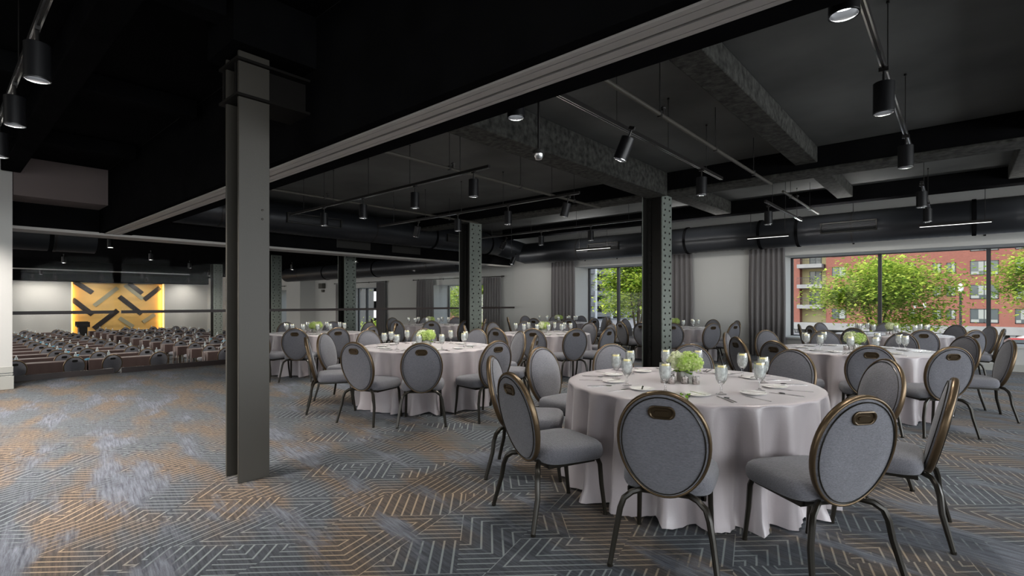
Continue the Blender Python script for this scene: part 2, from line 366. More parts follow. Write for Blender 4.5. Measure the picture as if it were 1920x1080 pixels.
# header with partition track
h = empty('partition_header', (0, 2.35, 2.66)); tag(h, 'long black ceiling header with a double aluminium partition track', 'header')
struct(h)
box(GX+.02, 8, -.25, .25, 0, SLAB-2.66).build('casing', M['black'], h, bevel=.004)
MB().box(GX+.02, 8, -.17, -.135, -.014, .002).box(GX+.02, 8, -.130, -.07, -.014, .002).box(GX+.02, 8, -.045, .015, -.014, .002).box(GX+.02, 8, .02, .055, -.014, .002).build('partition_track', M['trackm'], h)
# glass partition header, strip
box_h = empty('glass_wall_header', (GX, 0, 2.62)); struct(box_h); tag(box_h, 'black fascia box with a pale metal edge above the glass', 'header')
box(-.28, .28, .9, 13.65, .05, 1.08).build('fascia', M['black'], box_h, bevel=.004)
box(-.26, .285, .9, 13.66, 0, .05).build('edge_strip', M['trackm'], box_h)
for y in (6.9, 8.6): MB().box(.281, .30, y, y+1.0, .16, .46).build('access_panel', M['greend'], box_h)
# glass wall
g = empty('glass_partition', (GX, 0, 0)); struct(g); tag(g, 'full height glass partition with black mid rail and dark plinth', 'partition')
for y0, y1 in ((.9, 2.37), (2.49, 8.2), (8.2, WY)):
    box(-.006, .006, y0, y1, .1, 2.62).build('glass_pane', M['pglass'], g)
    box(-.03, .03, y0, y1, 0, .10).build('plinth', M['espresso'], g)
    box(-.02, .02, y0, y1, 1.155, 1.215).build('mid_rail', M['espresso'], g)
# plain H column
c = empty('steel_column', (-4.23, 1.665, 0)); struct(c); tag(c, 'plain grey steel H column standing on the open carpet', 'column')
H = 3.28
box(.105, .13, -.115, .115, 0, H).build('flange', M['steel'], c, bevel=.003)
box(-.13, -.105, -.115, .115, 0, H).build('flange', M['steel'], c, bevel=.003)
box(-.105, .105, -.008, .008, 0, H).build('web', M['greend'], c)
mb = MB()
for z in (2.0, 2.07): mb.lathe([(.009, 0), (.008, .006), (.003, .009)], 8, (0, 0, 0))
b2 = MB()
for z in (2.02, 2.09):
    b2.T = Matrix.Translation((.13, .06, z)) @ Matrix.Rotation(pi/2, 4, 'Y'); b2.lathe([(.009, 0), (.008, .006), (.003, .009)], 8)
b2.build('bolt', M['steel'], c)
MB().box(-.2, .16, -.14, .46, 2.93, 2.95).box(-.2, .16, -.14, .46, 3.2, 3.22).box(.06, .08, -.12, .44, 2.95, 3.2).box(-.18, -.16, -.12, .44, 2.95, 3.2).build('cap_bracket', M['brk'], c)
MB().box(-.26, .26, -.2, .9, H, SLAB).build('head_block', M['black'], c)
# riveted columns
def rivet_col(x, y, z0, ztop, lab):
    c = empty('riveted_column', (x, y, z0)); struct(c); tag(c, lab, 'column'); h = ztop-z0; w = .2
    box(w-.02, w, -w, w, 0, h).build('flange', M['green'], c, bevel=.003)
    box(-w, -w+.02, -w, w, 0, h).build('flange', M['green'], c, bevel=.003)
    MB().box(-w+.02, w-.02, -.012, .012, 0, h).box(w-.10, w-.02, -.05, .05, 0, h).box(-w+.02, -w+.10, -.05, .05, 0, h).build('web', M['greend'], c)
    MB().box(w-.03, w-.02, -w, w, 0, h).box(-w+.02, -w+.03, -w, w, 0, h).build('angle_iron', M['greend'], c)
    rv = MB(); z = .12; k = 0
    while z < h-.05:
        for yy in (-.13, .13) if k % 2 else (-.09, .09):
            rv.T = Matrix.Translation((w, yy, z)) @ Matrix.Rotation(pi/2, 4, 'Y'); rv.lathe([(.02, 0), (.019, .008), (.013, .016), (.004, .019)], 8)
        for xx in (w-.09, -w+.09):
            rv.T = Matrix.Translation((xx, -.05, z)) @ Matrix.Rotation(pi/2, 4, 'X'); rv.lathe([(.018, 0), (.017, .007), (.004, .016)], 8)
        z += .105; k += 1
    rv.T = None
    r = rv.build('rivets', M['greend'], c); r['kind'] = 'stuff'
    return c
rivet_col(-4.25, 8.95, 0, 3.33, 'riveted green steel column behind the front table')
rivet_col(-9.22, 8.95, 0, 3.33, 'riveted green steel column in front of the glass partition')
rivet_col(-14.6, 8.75, LOW, 3.2, 'first riveted green steel column standing behind the glass')
rivet_col(-20.2, 8.95, LOW, 3.2, 'second riveted green steel column standing behind the glass')
rivet_col(-27.0, 9.2, LOW, 3.2, 'riveted green steel column beside the lit gold wall')
# ------------------------------------------------------------------ ducts
def duct(name, a, b_, r, lab, vents, collars, side):
    """a->b along one axis; side = unit vector for vents"""
    a, b_ = Vector(a), Vector(b_); t = (b_-a); ln = t.length; t.normalize()
    o = empty(name, a); tag(o, lab, 'air duct')
    rings = []; n = 28; k = 0; steps = int(ln/.045); ax = t.cross(Vector((0, 0, 1))); up = Vector((0, 0, 1))
    for i in range(steps+1):
        rr = r*(1+(.006 if i % 3 == 0 else 0)); p = t*(ln*i/steps)
        rings.append([p+ax*rr*cos(2*pi*j/n)+up*rr*sin(2*pi*j/n) for j in range(n)])
    MB().loft(rings).build('duct_shell', M['duct'], o, sharp=1.2)
    for s_ in collars:
        p = t*s_
        MB().tube([p-t*.035, p-t*.03, p+t*.03, p+t*.035], [r*.99, r*1.05, r*1.05, r*.99], 28).build('collar', M['black'], o)
    zt = 3.2 if a.x < -12.5 else SLAB
    for s_ in (.12, .5, .88):
        p = t*(ln*s_); MB().rod(p+Vector((0, 0, r)), p+Vector((0, 0, zt-a.z)), .006, 6).tube([p-t*.02, p+t*.02], [r*1.02, r*1.02], 24).build('hanger_strap', M['rod'], o)
    side = Vector(side)
    for s_, w_ in vents:
        p = t*s_+side*(r*.98)+Vector((0, 0, -r*.05)); m_ = MB()
        for (da, dz) in ((0, -.1), (0, .1)): 
            q = p+Vector((0, 0, dz)); m_.add([q+t*(i*w_/2)+side*s2*.05+Vector((0, 0, z*.012)) for i in (-1, 1) for s2 in (-1, 1) for z in (-1, 1)], [(0, 1, 3, 2), (4, 6, 7, 5), (0, 4, 5, 1), (2, 3, 7, 6), (0, 2, 6, 4), (1, 5, 7, 3)])
        for sg in (-1, 1):
            q = p+t*(sg*w_/2); m_.add([q+t*(i*.012)+side*s2*.05+Vector((0, 0, z*.11)) for i in (-1, 1) for s2 in (-1, 1) for z in (-1, 1)], [(0, 1, 3, 2), (4, 6, 7, 5), (0, 4, 5, 1), (2, 3, 7, 6), (0, 2, 6, 4), (1, 5, 7, 3)])
        for zz in (-.06, -.03, 0, .03, .06):
            q = p+Vector((0, 0, zz)); m_.add([q+t*(i*w_/2)+side*s2*.02+Vector((0, 0, z*.004)) for i in (-1, 1) for s2 in (-1, 1) for z in (-1, 1)], [(0, 1, 3, 2), (4, 6, 7, 5), (0, 4, 5, 1), (2, 3, 7, 6), (0, 2, 6, 4), (1, 5, 7, 3)])
        m_.build('vent_grille', M['greend'], o)
    return o
duct('round_duct', (-11.0, 13.25, 3.0), (7.5, 13.25, 3.0), .335, 'long black round duct hanging above the street windows', [(3.2, 1.0), (9.2, 1.0), (13.2, 1.4)], [5.6, 7.4, 8.2, 11.2], (0, -1, 0))
duct('round_duct', (-11.55, 2.8, 3.27), (-11.55, 12.4, 3.27), .34, 'black spiral duct hanging along the glass partition', [(3.1, 1.3), (7.6, .9)], [1.6, 2.0, 6.8, 8.2, 9.1], (1, 0, 0))
o = MB().loft([[(-11.55+.34*cos(2*pi*j/24), 12.4, 3.27+.34*sin(2*pi*j/24)) for j in range(24)], [(-11.2+.33*cos(2*pi*j/24), 13.0, 3.1+.33*sin(2*pi*j/24)) for j in range(24)], [(-10.98, 13.25+.335*cos(2*pi*j/24), 3.0+.335*sin(2*pi*j/24)) for j in range(24)]]).build('duct_elbow', M['duct'])
tag(o, 'black duct elbow joining the two ducts in the corner', 'air duct')
duct('round_duct', (-26, 12.2, 2.75), (-13.0, 12.2, 2.75), .33, 'dark round duct in the classroom above the far windows', [], [4, 8], (0, -1, 0))
duct('round_duct', (-13.6, -3, 2.75), (-13.6, 2.3, 2.75), .36, 'brown black duct behind the glass near the pale wall', [], [2.6, 3.9, 4.6], (1, 0, 0))
# ------------------------------------------------------------------ tracks and lamps
def track(p0, p1, lab, rods, z_top=SLAB-.005, metal='trackm'):
    p0, p1 = Vector(p0), Vector(p1); r = empty('lighting_track', p0); tag(r, lab, 'lighting track')
    d = p1-p0; ln = d.length; t = d.normalized(); s_ = t.cross(Vector((0, 0, 1))); m_ = MB()
    def bar(a0, a1, w0, w1, z0, z1, mi):
        m_.add([t*a+s_*w+Vector((0, 0, z)) for a, w, z in ((a0, w0, z0), (a1, w0, z0), (a1, w1, z0), (a0, w1, z0), (a0, w0, z1), (a1, w0, z1), (a1, w1, z1), (a0, w1, z1))],
              [(0, 3, 2, 1), (4, 5, 6, 7), (0, 1, 5, 4), (1, 2, 6, 5), (2, 3, 7, 6), (3, 0, 4, 7)], mi)
    bar(0, ln, -.018, .018, 0, .035, 0)
    for w0, w1 in ((-.018, -.008), (.008, .018)): bar(.02, ln-.02, w0, w1, -.006, 0, 1)
    m_.build('rail', [M['rod'], M['chrome']], r)
    for i in range(rods):
        q = t*(ln*(i+.5)/rods); hgt = z_top-p0.z
        MB().rod(q+Vector((0, 0, .03)), q+Vector((0, 0, hgt)), .004, 6).lathe([(.012, 0), (.012, .02)], 8, (q.x, q.y, hgt-.02)).build('hanger_rod', M['rod'], r)
    return r
def lamp_proto(on):
    r = empty('track_light'); R_, Hh = .066, .22
    MB().lathe([(R_-.006, .004), (R_, 0), (R_, Hh), (R_-.004, Hh+.004), (.0, Hh+.004)], 24, cap0=False, cap1=False).lathe([(R_-.006, .004), (R_-.008, .05)], 24, cap0=False, cap1=False).build('housing', M['lampb'], r)
    MB().lathe([(R_-.008, .048), (R_-.008, .052)], 20).build('lens', M['lens' if on else 'lensd'], r)
    MB().lathe([(R_+.0015, -.001), (R_+.0015, .005), (R_-.006, .005), (R_-.006, -.001)], 24, cap0=False, cap1=False).build('trim_ring', M['chrome'], r)
    MB().rod((0, 0, Hh), (0, 0, Hh+.09), .009, 8).box(-.03, .03, -.014, .014, Hh+.085, Hh+.115).build('stem', M['rod'], r)
    return r
LP = lamp_proto(True)
lamps = []
def lamp(x, y, z, lab, tilt=None, power=26, group=None, spot=2.2, col=(1, .95, .88)):
    o = place(LP, USED, (x, y, z), 0, lab, 'track light', group)
    if tilt: o.rotation_euler = (tilt[0], tilt[1], 0)
    lamps.append((o, x, y, z, tilt, power, spot, col)); return o
TZ = 3.08
track((-2.5, 2.65, TZ), (-2.5, 7.3, TZ), 'black light track running from the header towards the riveted column', 4)
track((-2.5, 9.4, TZ), (-2.5, 12.1, TZ), 'short light track between cross beam and window duct', 3)
track((-.42, -1, TZ), (-.42, 7.4, TZ), 'shiny light track above the front table and wide window side', 5)
track((-.42, 9.4, TZ), (-.42, 12.1, TZ), 'short light track near the wide window', 2)
track((-9.9, 4.7, TZ), (-4.5, 4.7, TZ), 'light track parallel to the header over the middle tables', 5)
track((-9.9, 6.75, TZ), (-4.5, 6.75, TZ), 'second light track parallel to the header, nearer the columns', 5)
track((-9.9, 9.75, TZ), (-4.6, 9.75, TZ), 'light track behind the cross beam next to the windows', 4)
track((-10.5, .45, TZ), (2, .45, TZ), 'light track above the open carpet beside the plain column', 6)
for i, y in enumerate((2.9, 4.6, 6.6)): lamp(-.42, y, 2.75, 'black cylinder lamp hanging over the wide window side, %s from the header' % ORD[i], power=(10, 24, 24)[i])
for i, y in enumerate((9.5, 11.3)): lamp(-.42, y, 2.75, 'black cylinder lamp near the wide window, %s past the cross beam' % ORD[i], power=20)
lamp(-2.5, 2.9, 2.75, 'black cylinder lamp just behind the header above the front table', power=14)
lamp(-2.5, 4.45, 2.76, 'tilted black cylinder lamp on the track above the front table', (-.15, .35), 34)
lamp(-2.5, 6.55, 2.75, 'black cylinder lamp before the cross beam beside the riveted column')
lamp(-2.5, 9.6, 2.72, 'black cylinder lamp past the cross beam beside the riveted column')
for i, x in enumerate((-4.78, -6.0, -7.35, -8.6)): lamp(x, 4.7, 2.75, 'black cylinder lamp over the middle tables, %s along its track from the column' % ORD[i])
for i, x in enumerate((-4.8, -6.0, -7.3, -8.6)): lamp(x, 6.75, 2.75, 'black cylinder lamp on the second middle track, %s from the riveted column' % ORD[i], ((0, .3) if i == 0 else (0, .35) if i == 3 else None), 26)
for i, x in enumerate((-4.9, -6.2, -7.6, -8.9)): lamp(x, 9.75, 2.75, 'black cylinder lamp behind the cross beam, %s from the riveted column' % ORD[i], ((0, .6) if i == 3 else None), 22)
lamp(-10.0, 11.4, 2.5, 'black spot hanging low in the corner by the windows', (-.3, .3), 20)
MB().rod((-10.0, 11.4, 2.83), (-10.0, 11.4, SLAB), .006, 6).build('hanger', M['rod'], None)
bpy.data.objects['hanger'].name = 'lamp_rod'; tag(bpy.data.objects['lamp_rod'], 'thin black rod carrying the low corner spot', 'rod')
for i, x in enumerate((-4.31, -5.55, -6.85, -8.1)): lamp(x, .45, 2.75, 'lit black cylinder lamp above the open carpet, %s from the plain column' % ORD[i], power=75, col=(1, .93, .87))
for i, x in enumerate((-9.4, -10.5)): lamp(x, .3, 2.75, 'added unseen black cylinder lamp lighting the pale wall end, %s from the plain column' % ORD[i+4], power=75, col=(1, .93, .87))  # two out-of-view lamps added to brighten the pale wall end
for o, x, y, z, tilt, pw, sp_, col in lamps:
    light('lamp_glow', 'SPOT', (0, 0, .045), pw*8, col, (0, 0, 0), o, spot_size=2.3, spot_blend=1.0, shadow_soft_size=.055)
for i, (ua, ub, z) in enumerate(((1722, 1862, 2.82), (1400, 1480, 2.85), (1080, 1145, 2.9))):
    xa, xb = hitY(ua, 12.6).x, hitY(ub, 12.6).x
    r = empty('linear_light', ((xa+xb)/2, 12.6, z)); tag(r, 'slim bright linear lamp hanging before the window duct, %s from the outer end' % ORD[i], 'linear lamp'); hw = (xb-xa)/2
    box(-hw, hw, -.02, .02, 0, .05).build('housing', M['rod'], r)
    box(-hw+.02, hw-.02, -.016, .016, -.006, 0).build('diffuser', M['lensd2'], r)
    for x in (-hw*.8, hw*.8): MB().rod((x, 0, .05), (x, 0, SLAB-z), .005, 6).build('hanger_rod', M['rod'], r)
for i, (x, z) in enumerate(((1.6, 2.79), (-2.0, 2.79), (-5.0, 2.8), (-8.2, 2.84), (-11.0, 2.84))):
    light('wall_wash', 'AREA', (x, 12.55, z-.1), 10, (1, .97, .93), (radians(38), 0, 0), shape='RECTANGLE', size=1.5, size_y=.04)
for i, x in enumerate((1.6, -2.0, -5.0, -8.2)):  # added upward fill to brighten the ceiling bays, no fixtures of its own
    light('ceiling_fill', 'AREA', (x, 12.5, 2.95), 22, (1, .98, .95), (radians(180), 0, 0), shape='RECTANGLE', size=1.5, size_y=.04)
# sprinkler pipes, dome
def pipe(x, y0, y1, z, lab):
    r = empty('sprinkler_pipe', (x, y0, z)); tag(r, lab, 'pipe')
    MB().rod((0, 0, 0), (0, y1-y0, 0), .021, 10).build('pipe_run', M['steel'], r)
    k = y0+.5
    while k < y1:
        MB().tube([(0, k-y0+.02*0, 0)], .02) if 0 else MB().rod((0, k-y0, .02), (0, k-y0, SLAB-z), .004, 6).lathe([(.026, -.03), (.026, .03)], 10, (0, k-y0, 0)).build('hanger_rod', M['rod'], r)
        k += 1.5
    MB().rod((0, (y1-y0)*.35, 0), (0, (y1-y0)*.35, .07), .014, 8).lathe([(.028, 0), (.03, .01), (.005, .03)], 10, (0, (y1-y0)*.35, .07)).build('sprinkler_head', M['rod'], r)
pipe(-2.2, 2.7, 8.6, 3.2, 'thin grey sprinkler pipe above the front table')
pipe(-2.2, 9.3, 12.1, 3.2, 'thin grey sprinkler pipe past the cross beam near the windows')
pipe(-5.25, 2.7, 8.6, 3.2, 'thin sprinkler pipe crossing over the middle tables')
pipe(-8.6, 2.7, 8.6, 3.25, 'thin sprinkler pipe towards the glass partition')
o = empty('dome_camera', (-3.35, 4.0, 2.88)); tag(o, 'small silver dome camera hanging on a rod from the joist', 'camera')
d_ = W(.052*4.6, 4.6); o.location = (d_.x, d_.y, 2.70)
MB().lathe([(.004, -.05), (.03, -.045), (.042, -.02), (.045, 0)], 16).build('dome', M['chrome'], o)
MB().lathe([(.055, 0), (.055, .03), (.02, .045)], 16).build('housing', M['greend'], o)
MB().rod((0, 0, .04), (0, 0, SLAB-2.70), .010, 8).lathe([(.05, .0), (.05, .02)], 12, (0, 0, SLAB-2.73)).build('hanger_rod', M['rod'], o)
# ------------------------------------------------------------------ curtains
def curtain_rod(x0, x1, z, n, lab, low=False):
    r = empty('curtain_rod', ((x0+x1)/2, WY-.13, z)); tag(r, lab, 'curtain rod'); h_ = (x1-x0)/2
    MB().rod((-h_, 0, 0), (h_, 0, 0), .016, 10).build('bar', M['rod'], r)
    for sg in (-1, 1): MB().rod((sg*h_, 0, 0), (sg*(h_+.06), 0, 0), .026, 10).build('finial', M['rod'], r)
    for i in range(n):
        x = -h_+.15+(2*h_-.3)*i/max(1, n-1); MB().box(x-.01, x+.01, -.01, .128, -.012, .012).box(x-.02, x+.02, .118, .13, -.04, .04).build('bracket', M['rod'], r)
def curtain(x0, x1, z0, z1, lab, seed, folds):
    rnd = random.Random(seed); n = folds*8; ph = [rnd.uniform(-.4, .4) for _ in range(folds+1)]
    rows = []
    for k in range(13):
        t = k/12; z = z1+(z0-z1)*t; row = []
        for i in range(n+1):
            s_ = i/n; f = s_*folds; a = .032+.018*t
            x = x0+(x1-x0)*(.5+(s_-.5)*(1+.05*sin(3*t)))+.012*sin(f*3+seed)*t
            y = WY-.13+a*sin(2*pi*f+ph[int(f)]*t)
            row.append(Vector((x, y, z)))
        rows.append(row)
    mb = MB(); f0 = [r for r in rows]; n1 = n+1
    vs_ = [p for r in rows for p in r]+[p+Vector((0, .006, 0)) for r in rows for p in r]; off = len(rows)*n1; fs = []
    for i in range(12):
        for j in range(n):
            a = i*n1+j; fs.append((a, a+n1, a+n1+1, a+1)); fs.append((a+off, a+1+off, a+n1+1+off, a+n1+off))
    mb.add(vs_, fs); o = mb.build('curtain', M['curtain'], sharp=2)
    tag(o, lab, 'curtain')
RZ = 2.76
curtain_rod(-4.25, 5.0, RZ, 5, 'long black curtain rod over the wide window')
curtain_rod(-10.55, -5.55, RZ, 5, 'black curtain rod over the window behind the riveted column')
curtain_rod(-18.0, -12.75, 2.34, 4, 'black curtain rod over the first window beyond the glass')
curtain_rod(-24.6, -20.1, 2.34, 4, 'black curtain rod over the narrow classroom window')
curtain_rod(-32.5, -28.7, 2.34, 3, 'black curtain rod over the last classroom window')
curtain(-4.12, -3.28, .02, RZ-.03, 'dark grey pleated curtain beside the wide window', 1, 7)
curtain(-10.5, -9.55, .02, RZ-.03, 'dark grey pleated curtain between wall corner and the garage window', 2, 7)
curtain(-6.75, -5.62, .02, RZ-.03, 'dark grey pleated curtain just behind the riveted column', 3, 8)
curtain(-17.8, -16.7, LOW+.02, 2.31, 'grey curtain on the far side of the foliage window beyond glass', 4, 6)
curtain(-13.75, -12.85, LOW+.02, 2.31, 'grey curtain where the glass partition meets the street wall', 5, 7)
curtain(-20.85, -20.15, LOW+.02, 2.31, 'grey curtain beside the narrow classroom window', 6, 7)
curtain(-24.5, -23.9, LOW+.02, 2.31, 'slim grey curtain edge behind the first column past the glass', 7, 4)
curtain(-32.3, -31.5, LOW+.02, 2.31, 'grey curtain at the last classroom window', 8, 5)
# small wall things
o = MB().box(-.1, .1, -.09, 0, -.06, .08).lathe([(.05, -.16), (.06, -.09)], 12).build('wall_camera', M['steel']); p = hitY(607, WY, 537); o.location = (p.x, WY-.02, p.z); o.scale = (2, 2, 2)
tag(o, 'grey camera fixed to the classroom wall past the glass', 'camera')
# ------------------------------------------------------------------ the banquet chair
def ell(a, b_, n, y=0, egg=.06, zc=0):
    out = []
    for i in range(n):
        t = 2*pi*i/n; x = a*cos(t)*(1+egg*sin(t)); z = b_*sin(t)
        out.append(Vector((x, y, z+zc)))
    return out
BACK = Matrix.Translation((0, -.285, .645)) @ Matrix.Rotation(radians(13), 4, 'X')
def make_chair():
    r = empty('banquet_chair')
    # seat
    n = 32; rings = []
    for z, s_ in ((.372, .90), (.378, .96), (.40, 1.0), (.43, 1.0), (.458, .97), (.474, .90), (.482, .75), (.486, .4)):
        ring = []
        for i in range(n):
            t = 2*pi*i/n; c_, s2 = cos(t), sin(t); e = .42
            x = .245*math.copysign(abs(c_)**e, c_)*s_; y = .226*math.copysign(abs(s2)**e, s2)*s_
            x *= 1+.06*(y/.235)
            ring.append((x, y+.018, z))
        rings.append(ring)
    MB().loft(rings).build('seat', M['fabric'], r, sharp=1.5)
    mb = MB(); n = 40; mb.T = BACK
    a, b_ = .222, .283
    rings = []
    for s_, y in ((.0, -.021), (.5, -.021), (.93, -.019), (.985, -.012), (1, 0), (.985, .014), (.93, .026), (.5, .036), (.0, .037)):
        rings.append(ell(max(a*s_, .001), max(b_*s_, .001), n, y))
    mb.loft(rings, True, False, False).build('backrest', M['fabric'], r, sharp=1.5)
    mb = MB(); mb.T = BACK
    mb.tube(ell(a+.002, b_+.002, 48), .0185, 10, closed=True, r2=.0095, up=(0, 1, 0)).build('back_frame', M['bronze'], r, sharp=1.5)
    mb = MB(); mb.T = BACK
    for y in (-.021, .027): mb.tube(ell(a*.925, b_*.94, 48, y), .0032, 5, closed=True)
    mb.build('piping', M['legm'], r)
    mb = MB(); mb.T = BACK @ Matrix.Translation((0, -.020, .188))
    pill = lambda w, hh, y: [Vector((math.copysign(w, cos(t))*.55+hh*cos(t), y, hh*sin(t))) for t in [2*pi*(i+.5)/24 for i in range(24)]]
    mb.loft([pill(.058, .035, .006), pill(.058, .035, -.008), pill(.056, .030, -.011), pill(.054, .025, -.008), pill(.053, .023, -.002)], True, False, True, 0)
    mb.loft([pill(.044, .010, -.0025), pill(.042, .009, -.008)], True, False, True, 0)
    mb.build('handle', [M['bronzed']], r, sharp=1.0)
    for sg in (-1, 1):
        MB().tube([(sg*.19, .15, .385), (sg*.195, .19, .365), (sg*.20, .205, .33), (sg*.203, .215, .2), (sg*.21, .24, .012)], [.014, .016, .016, .015, .013], 8).lathe([(.014, 0), (.014, .013)], 8, (sg*.21, .24, 0)).build('leg', M['legm'], r)
    for sg in (-1, 1):
        MB().tube([(sg*.085, -.16, .375), (sg*.12, -.205, .378), (sg*.165, -.24, .370), (sg*.203, -.262, .34), (sg*.22, -.275, .29), (sg*.235, -.283, .2), (sg*.262, -.33, .012)], [.014, .016, .0165, .0165, .0165, .016, .014], 8).lathe([(.015, 0), (.015, .013)], 8, (sg*.262, -.33, 0)).build('leg', M['legm'], r)
    MB().box(-.19, .19, -.18, -.155, .352, .374).box(-.19, .19, .14, .165, .352, .374).box(-.2, -.175, -.18, .165, .352, .374).box(.175, .2, -.18, .165, .352, .374).build('seat_frame', M['legm'], r)
    return r
CH = make_chair()
RB, OFF = 1.57, .36
# tables: key -> centre lateral, depth, seats as (u, near/far) or angles, name
TABLES = {
 'front': (1.36, 3.95, [('a', x) for x in (246.3, 281.3, 321.5, 1, 34, 70, 101, 134, 170, 208)], 'the front table'),
 'mid': (-1.19, 7.13, [('n', 662), ('n', 790), ('n', 935), ('f', 978), ('f', 894), ('f', 796), ('f', 688), ('a', 172), ('a', 206)], 'the table facing the plain column'),
 'column': (-3.95, 10.3, [('n', 552), ('n', 500), ('n', 686), ('f', 692), ('f', 625), ('f', 537), ('n', 618)], 'the table behind the plain column'),
 'glass': (-2.25, 14.0, [('n', 742), ('n', 810), ('n', 872), ('f', 895), ('f', 857), ('f', 735), ('f', 800)], 'the table next to the glass partition'),
 'middle': (.63, 10.2, [('n', 962), ('n', 1011), ('n', 1060), ('n', 1125), ('f', 1143), ('f', 1111), ('f', 925), ('f', 985), ('f', 1060)], 'the centre table'),
 'corner': (1.42, 15.7, [('n', 1000), ('n', 1068), ('n', 1114), ('f', 1137), ('f', 983), ('f', 1040), ('f', 1090)], 'the corner window table'),
 'wide': (4.43, 6.65, [('a', 183), ('n', 1452), ('n', 1636), ('n', 1800), ('a', 338), ('f', 1815), ('f', 1690), ('f', 1545), ('f', 1433)], 'the second table by the wide window'),
 'sill': (7.27, 9.8, [('n', 1602), ('n', 1733), ('n', 1832), ('a', 345), ('f', 1798), ('f', 1537), ('a', 172), ('f', 1660), ('n', 1500)], 'the table at the wide window sill'),
 'rivet': (3.97, 12.5, [('n', 1168), ('n', 1190), ('n', 1258), ('n', 1337), ('n', 1378), ('f', 1340), ('f', 1386), ('f', 1230), ('f', 1170)], 'the table behind the riveted column'),
}
SEATS = {}
for key, (cL, cd, seats, nm) in TABLES.items():
    angs = []
    for kind, val in seats:
        if kind == 'a': angs.append(val); continue
        l = (val-960)/F
        # (l*d - cL)^2 + (d-cd)^2 = RB^2
        A_, B_, C_ = l*l+1, -2*(l*cL+cd), cL*cL+cd*cd-RB*RB
        disc = max(0, B_*B_-4*A_*C_); d = (-B_+(-1 if kind == 'n' else 1)*sqrt(disc))/(2*A_)
        angs.append(math.degrees(atan2(d-cd, l*d-cL)) % 360)
    angs.sort()
    while len(angs) < 10:
        gaps = [((angs[(i+1) % len(angs)]-angs[i]) % 360, i) for i in range(len(angs))]; gmax, gi = max(gaps)
        if gmax < 58: break
        angs.append((angs[gi]+gmax/2) % 360); angs.sort()
    # spread seats that crowd each other
    for _ in range(12):
        for i in range(len(angs)):
            j = (i+1) % len(angs); g_ = (angs[j]-angs[i]) % 360
            if g_ < 26: dd = (26-g_)/2; angs[i] -= dd; angs[j] += dd
    angs = [a % 360 for a in angs]; angs.sort(key=lambda a: (270-a) % 360)
    SEATS[key] = angs
    rnd = random.Random(sum(map(ord, key)))
    for i, a in enumerate(angs):
        ar = radians(a); jit = rnd.uniform(-.10, .10) if key != 'front' else 0
        rr = RB-OFF + (rnd.uniform(-.03, .03) if key != 'front' else 0)
        if key == 'front' and i in (0,): rr -= .02
        p = W(cL+rr*cos(ar), cd+rr*sin(ar)); cc = W(cL, cd); dv = cc-p
        rz = atan2(dv.y, dv.x)-pi/2+jit
        place(CH, USED, p, rz, 'grey oval-back chair, %s clockwise from the camera side, %s' % (ORD[i], nm[4:]), 'chair', 'banquet chairs around the round tables')
# ------------------------------------------------------------------ tables and cloths
def cloth_mesh(seed):
    rnd = random.Random(seed); n = 220; R_ = .918; ths = []
    nf = rnd.randint(21, 24); ph = rnd.uniform(0, 6); am = [rnd.uniform(.5, 1.3) for _ in range(nf+1)]; jt = [rnd.uniform(-.7, .7) for _ in range(nf+1)]
    rings = []
    prof = [(0.02, 0), (.3, 0), (.6, 0), (.86, 0), (.905, -.001), (.918, -.008)]
    zs = [-.02, -.04, -.07, -.13, -.2, -.28, -.36, -.44, -.52, -.6, -.67, -.72, -.744, -.752]
    def fold(th, t, zz):
        f = (th/(2*pi)*nf+ph) % nf; i = int(f); fr = f-i
        a = am[i]*(1-fr)+am[(i+1) % nf]*fr; j = jt[i]*(1-fr)+jt[(i+1) % nf]*fr
        w = sin(2*pi*fr+j*t*2.0)
        w = math.copysign(abs(w)**.8, w)
        return a*(.072*t**.55*w+.020*t*sin(2*pi*fr*2+j*3)+.008*t*sin(2*pi*fr*5+j))
    for r, z in prof: rings.append([(r*cos(2*pi*j/n), r*sin(2*pi*j/n), .758+z) for j in range(n)])
    for z in zs:
        t = min(1, (-z)/.72); ring = []
        for j in range(n):
            th = 2*pi*j/n; rr = R_-.012*t**.3-.006*t+fold(th, t, z)
            if z < -.66: rr += (.018+.014*sin(th*nf*.5+seed))*((-z-.66)/.09)
            zz = .758+z
            if z < -.7: zz += .008*(1+sin(th*17+seed))
            ring.append((rr*cos(th), rr*sin(th), max(zz, .004)))
        rings.append(ring)
    return MB().loft(rings, True, True, False)
cloths = [cloth_mesh(s_).build('tablecloth', M['cloth'], sharp=2.2) for s_ in (3, 8, 14)]
TB = empty('round_table')
MB().lathe([(.85, .722), (.872, .725), (.872, .748), (.85, .75)], 48).build('tabletop', M['wood'], TB)
for sx in (-1, 1):
    for sy in (-1, 1): MB().rod((sx*.45, sy*.45, 0), (sx*.38, sy*.38, .722), .016, 8).build('leg', M['legm'], TB)
def rpos(key, i, r, da=0, z=.758):
    cL, cd, _, _ = TABLES[key]; a = radians(SEATS[key][i]+da) if i is not None else radians(da)
    p = W(cL+r*cos(a), cd+r*sin(a), z); cc = W(cL, cd, z); dv = cc-p
    return p, atan2(dv.y, dv.x)-pi/2
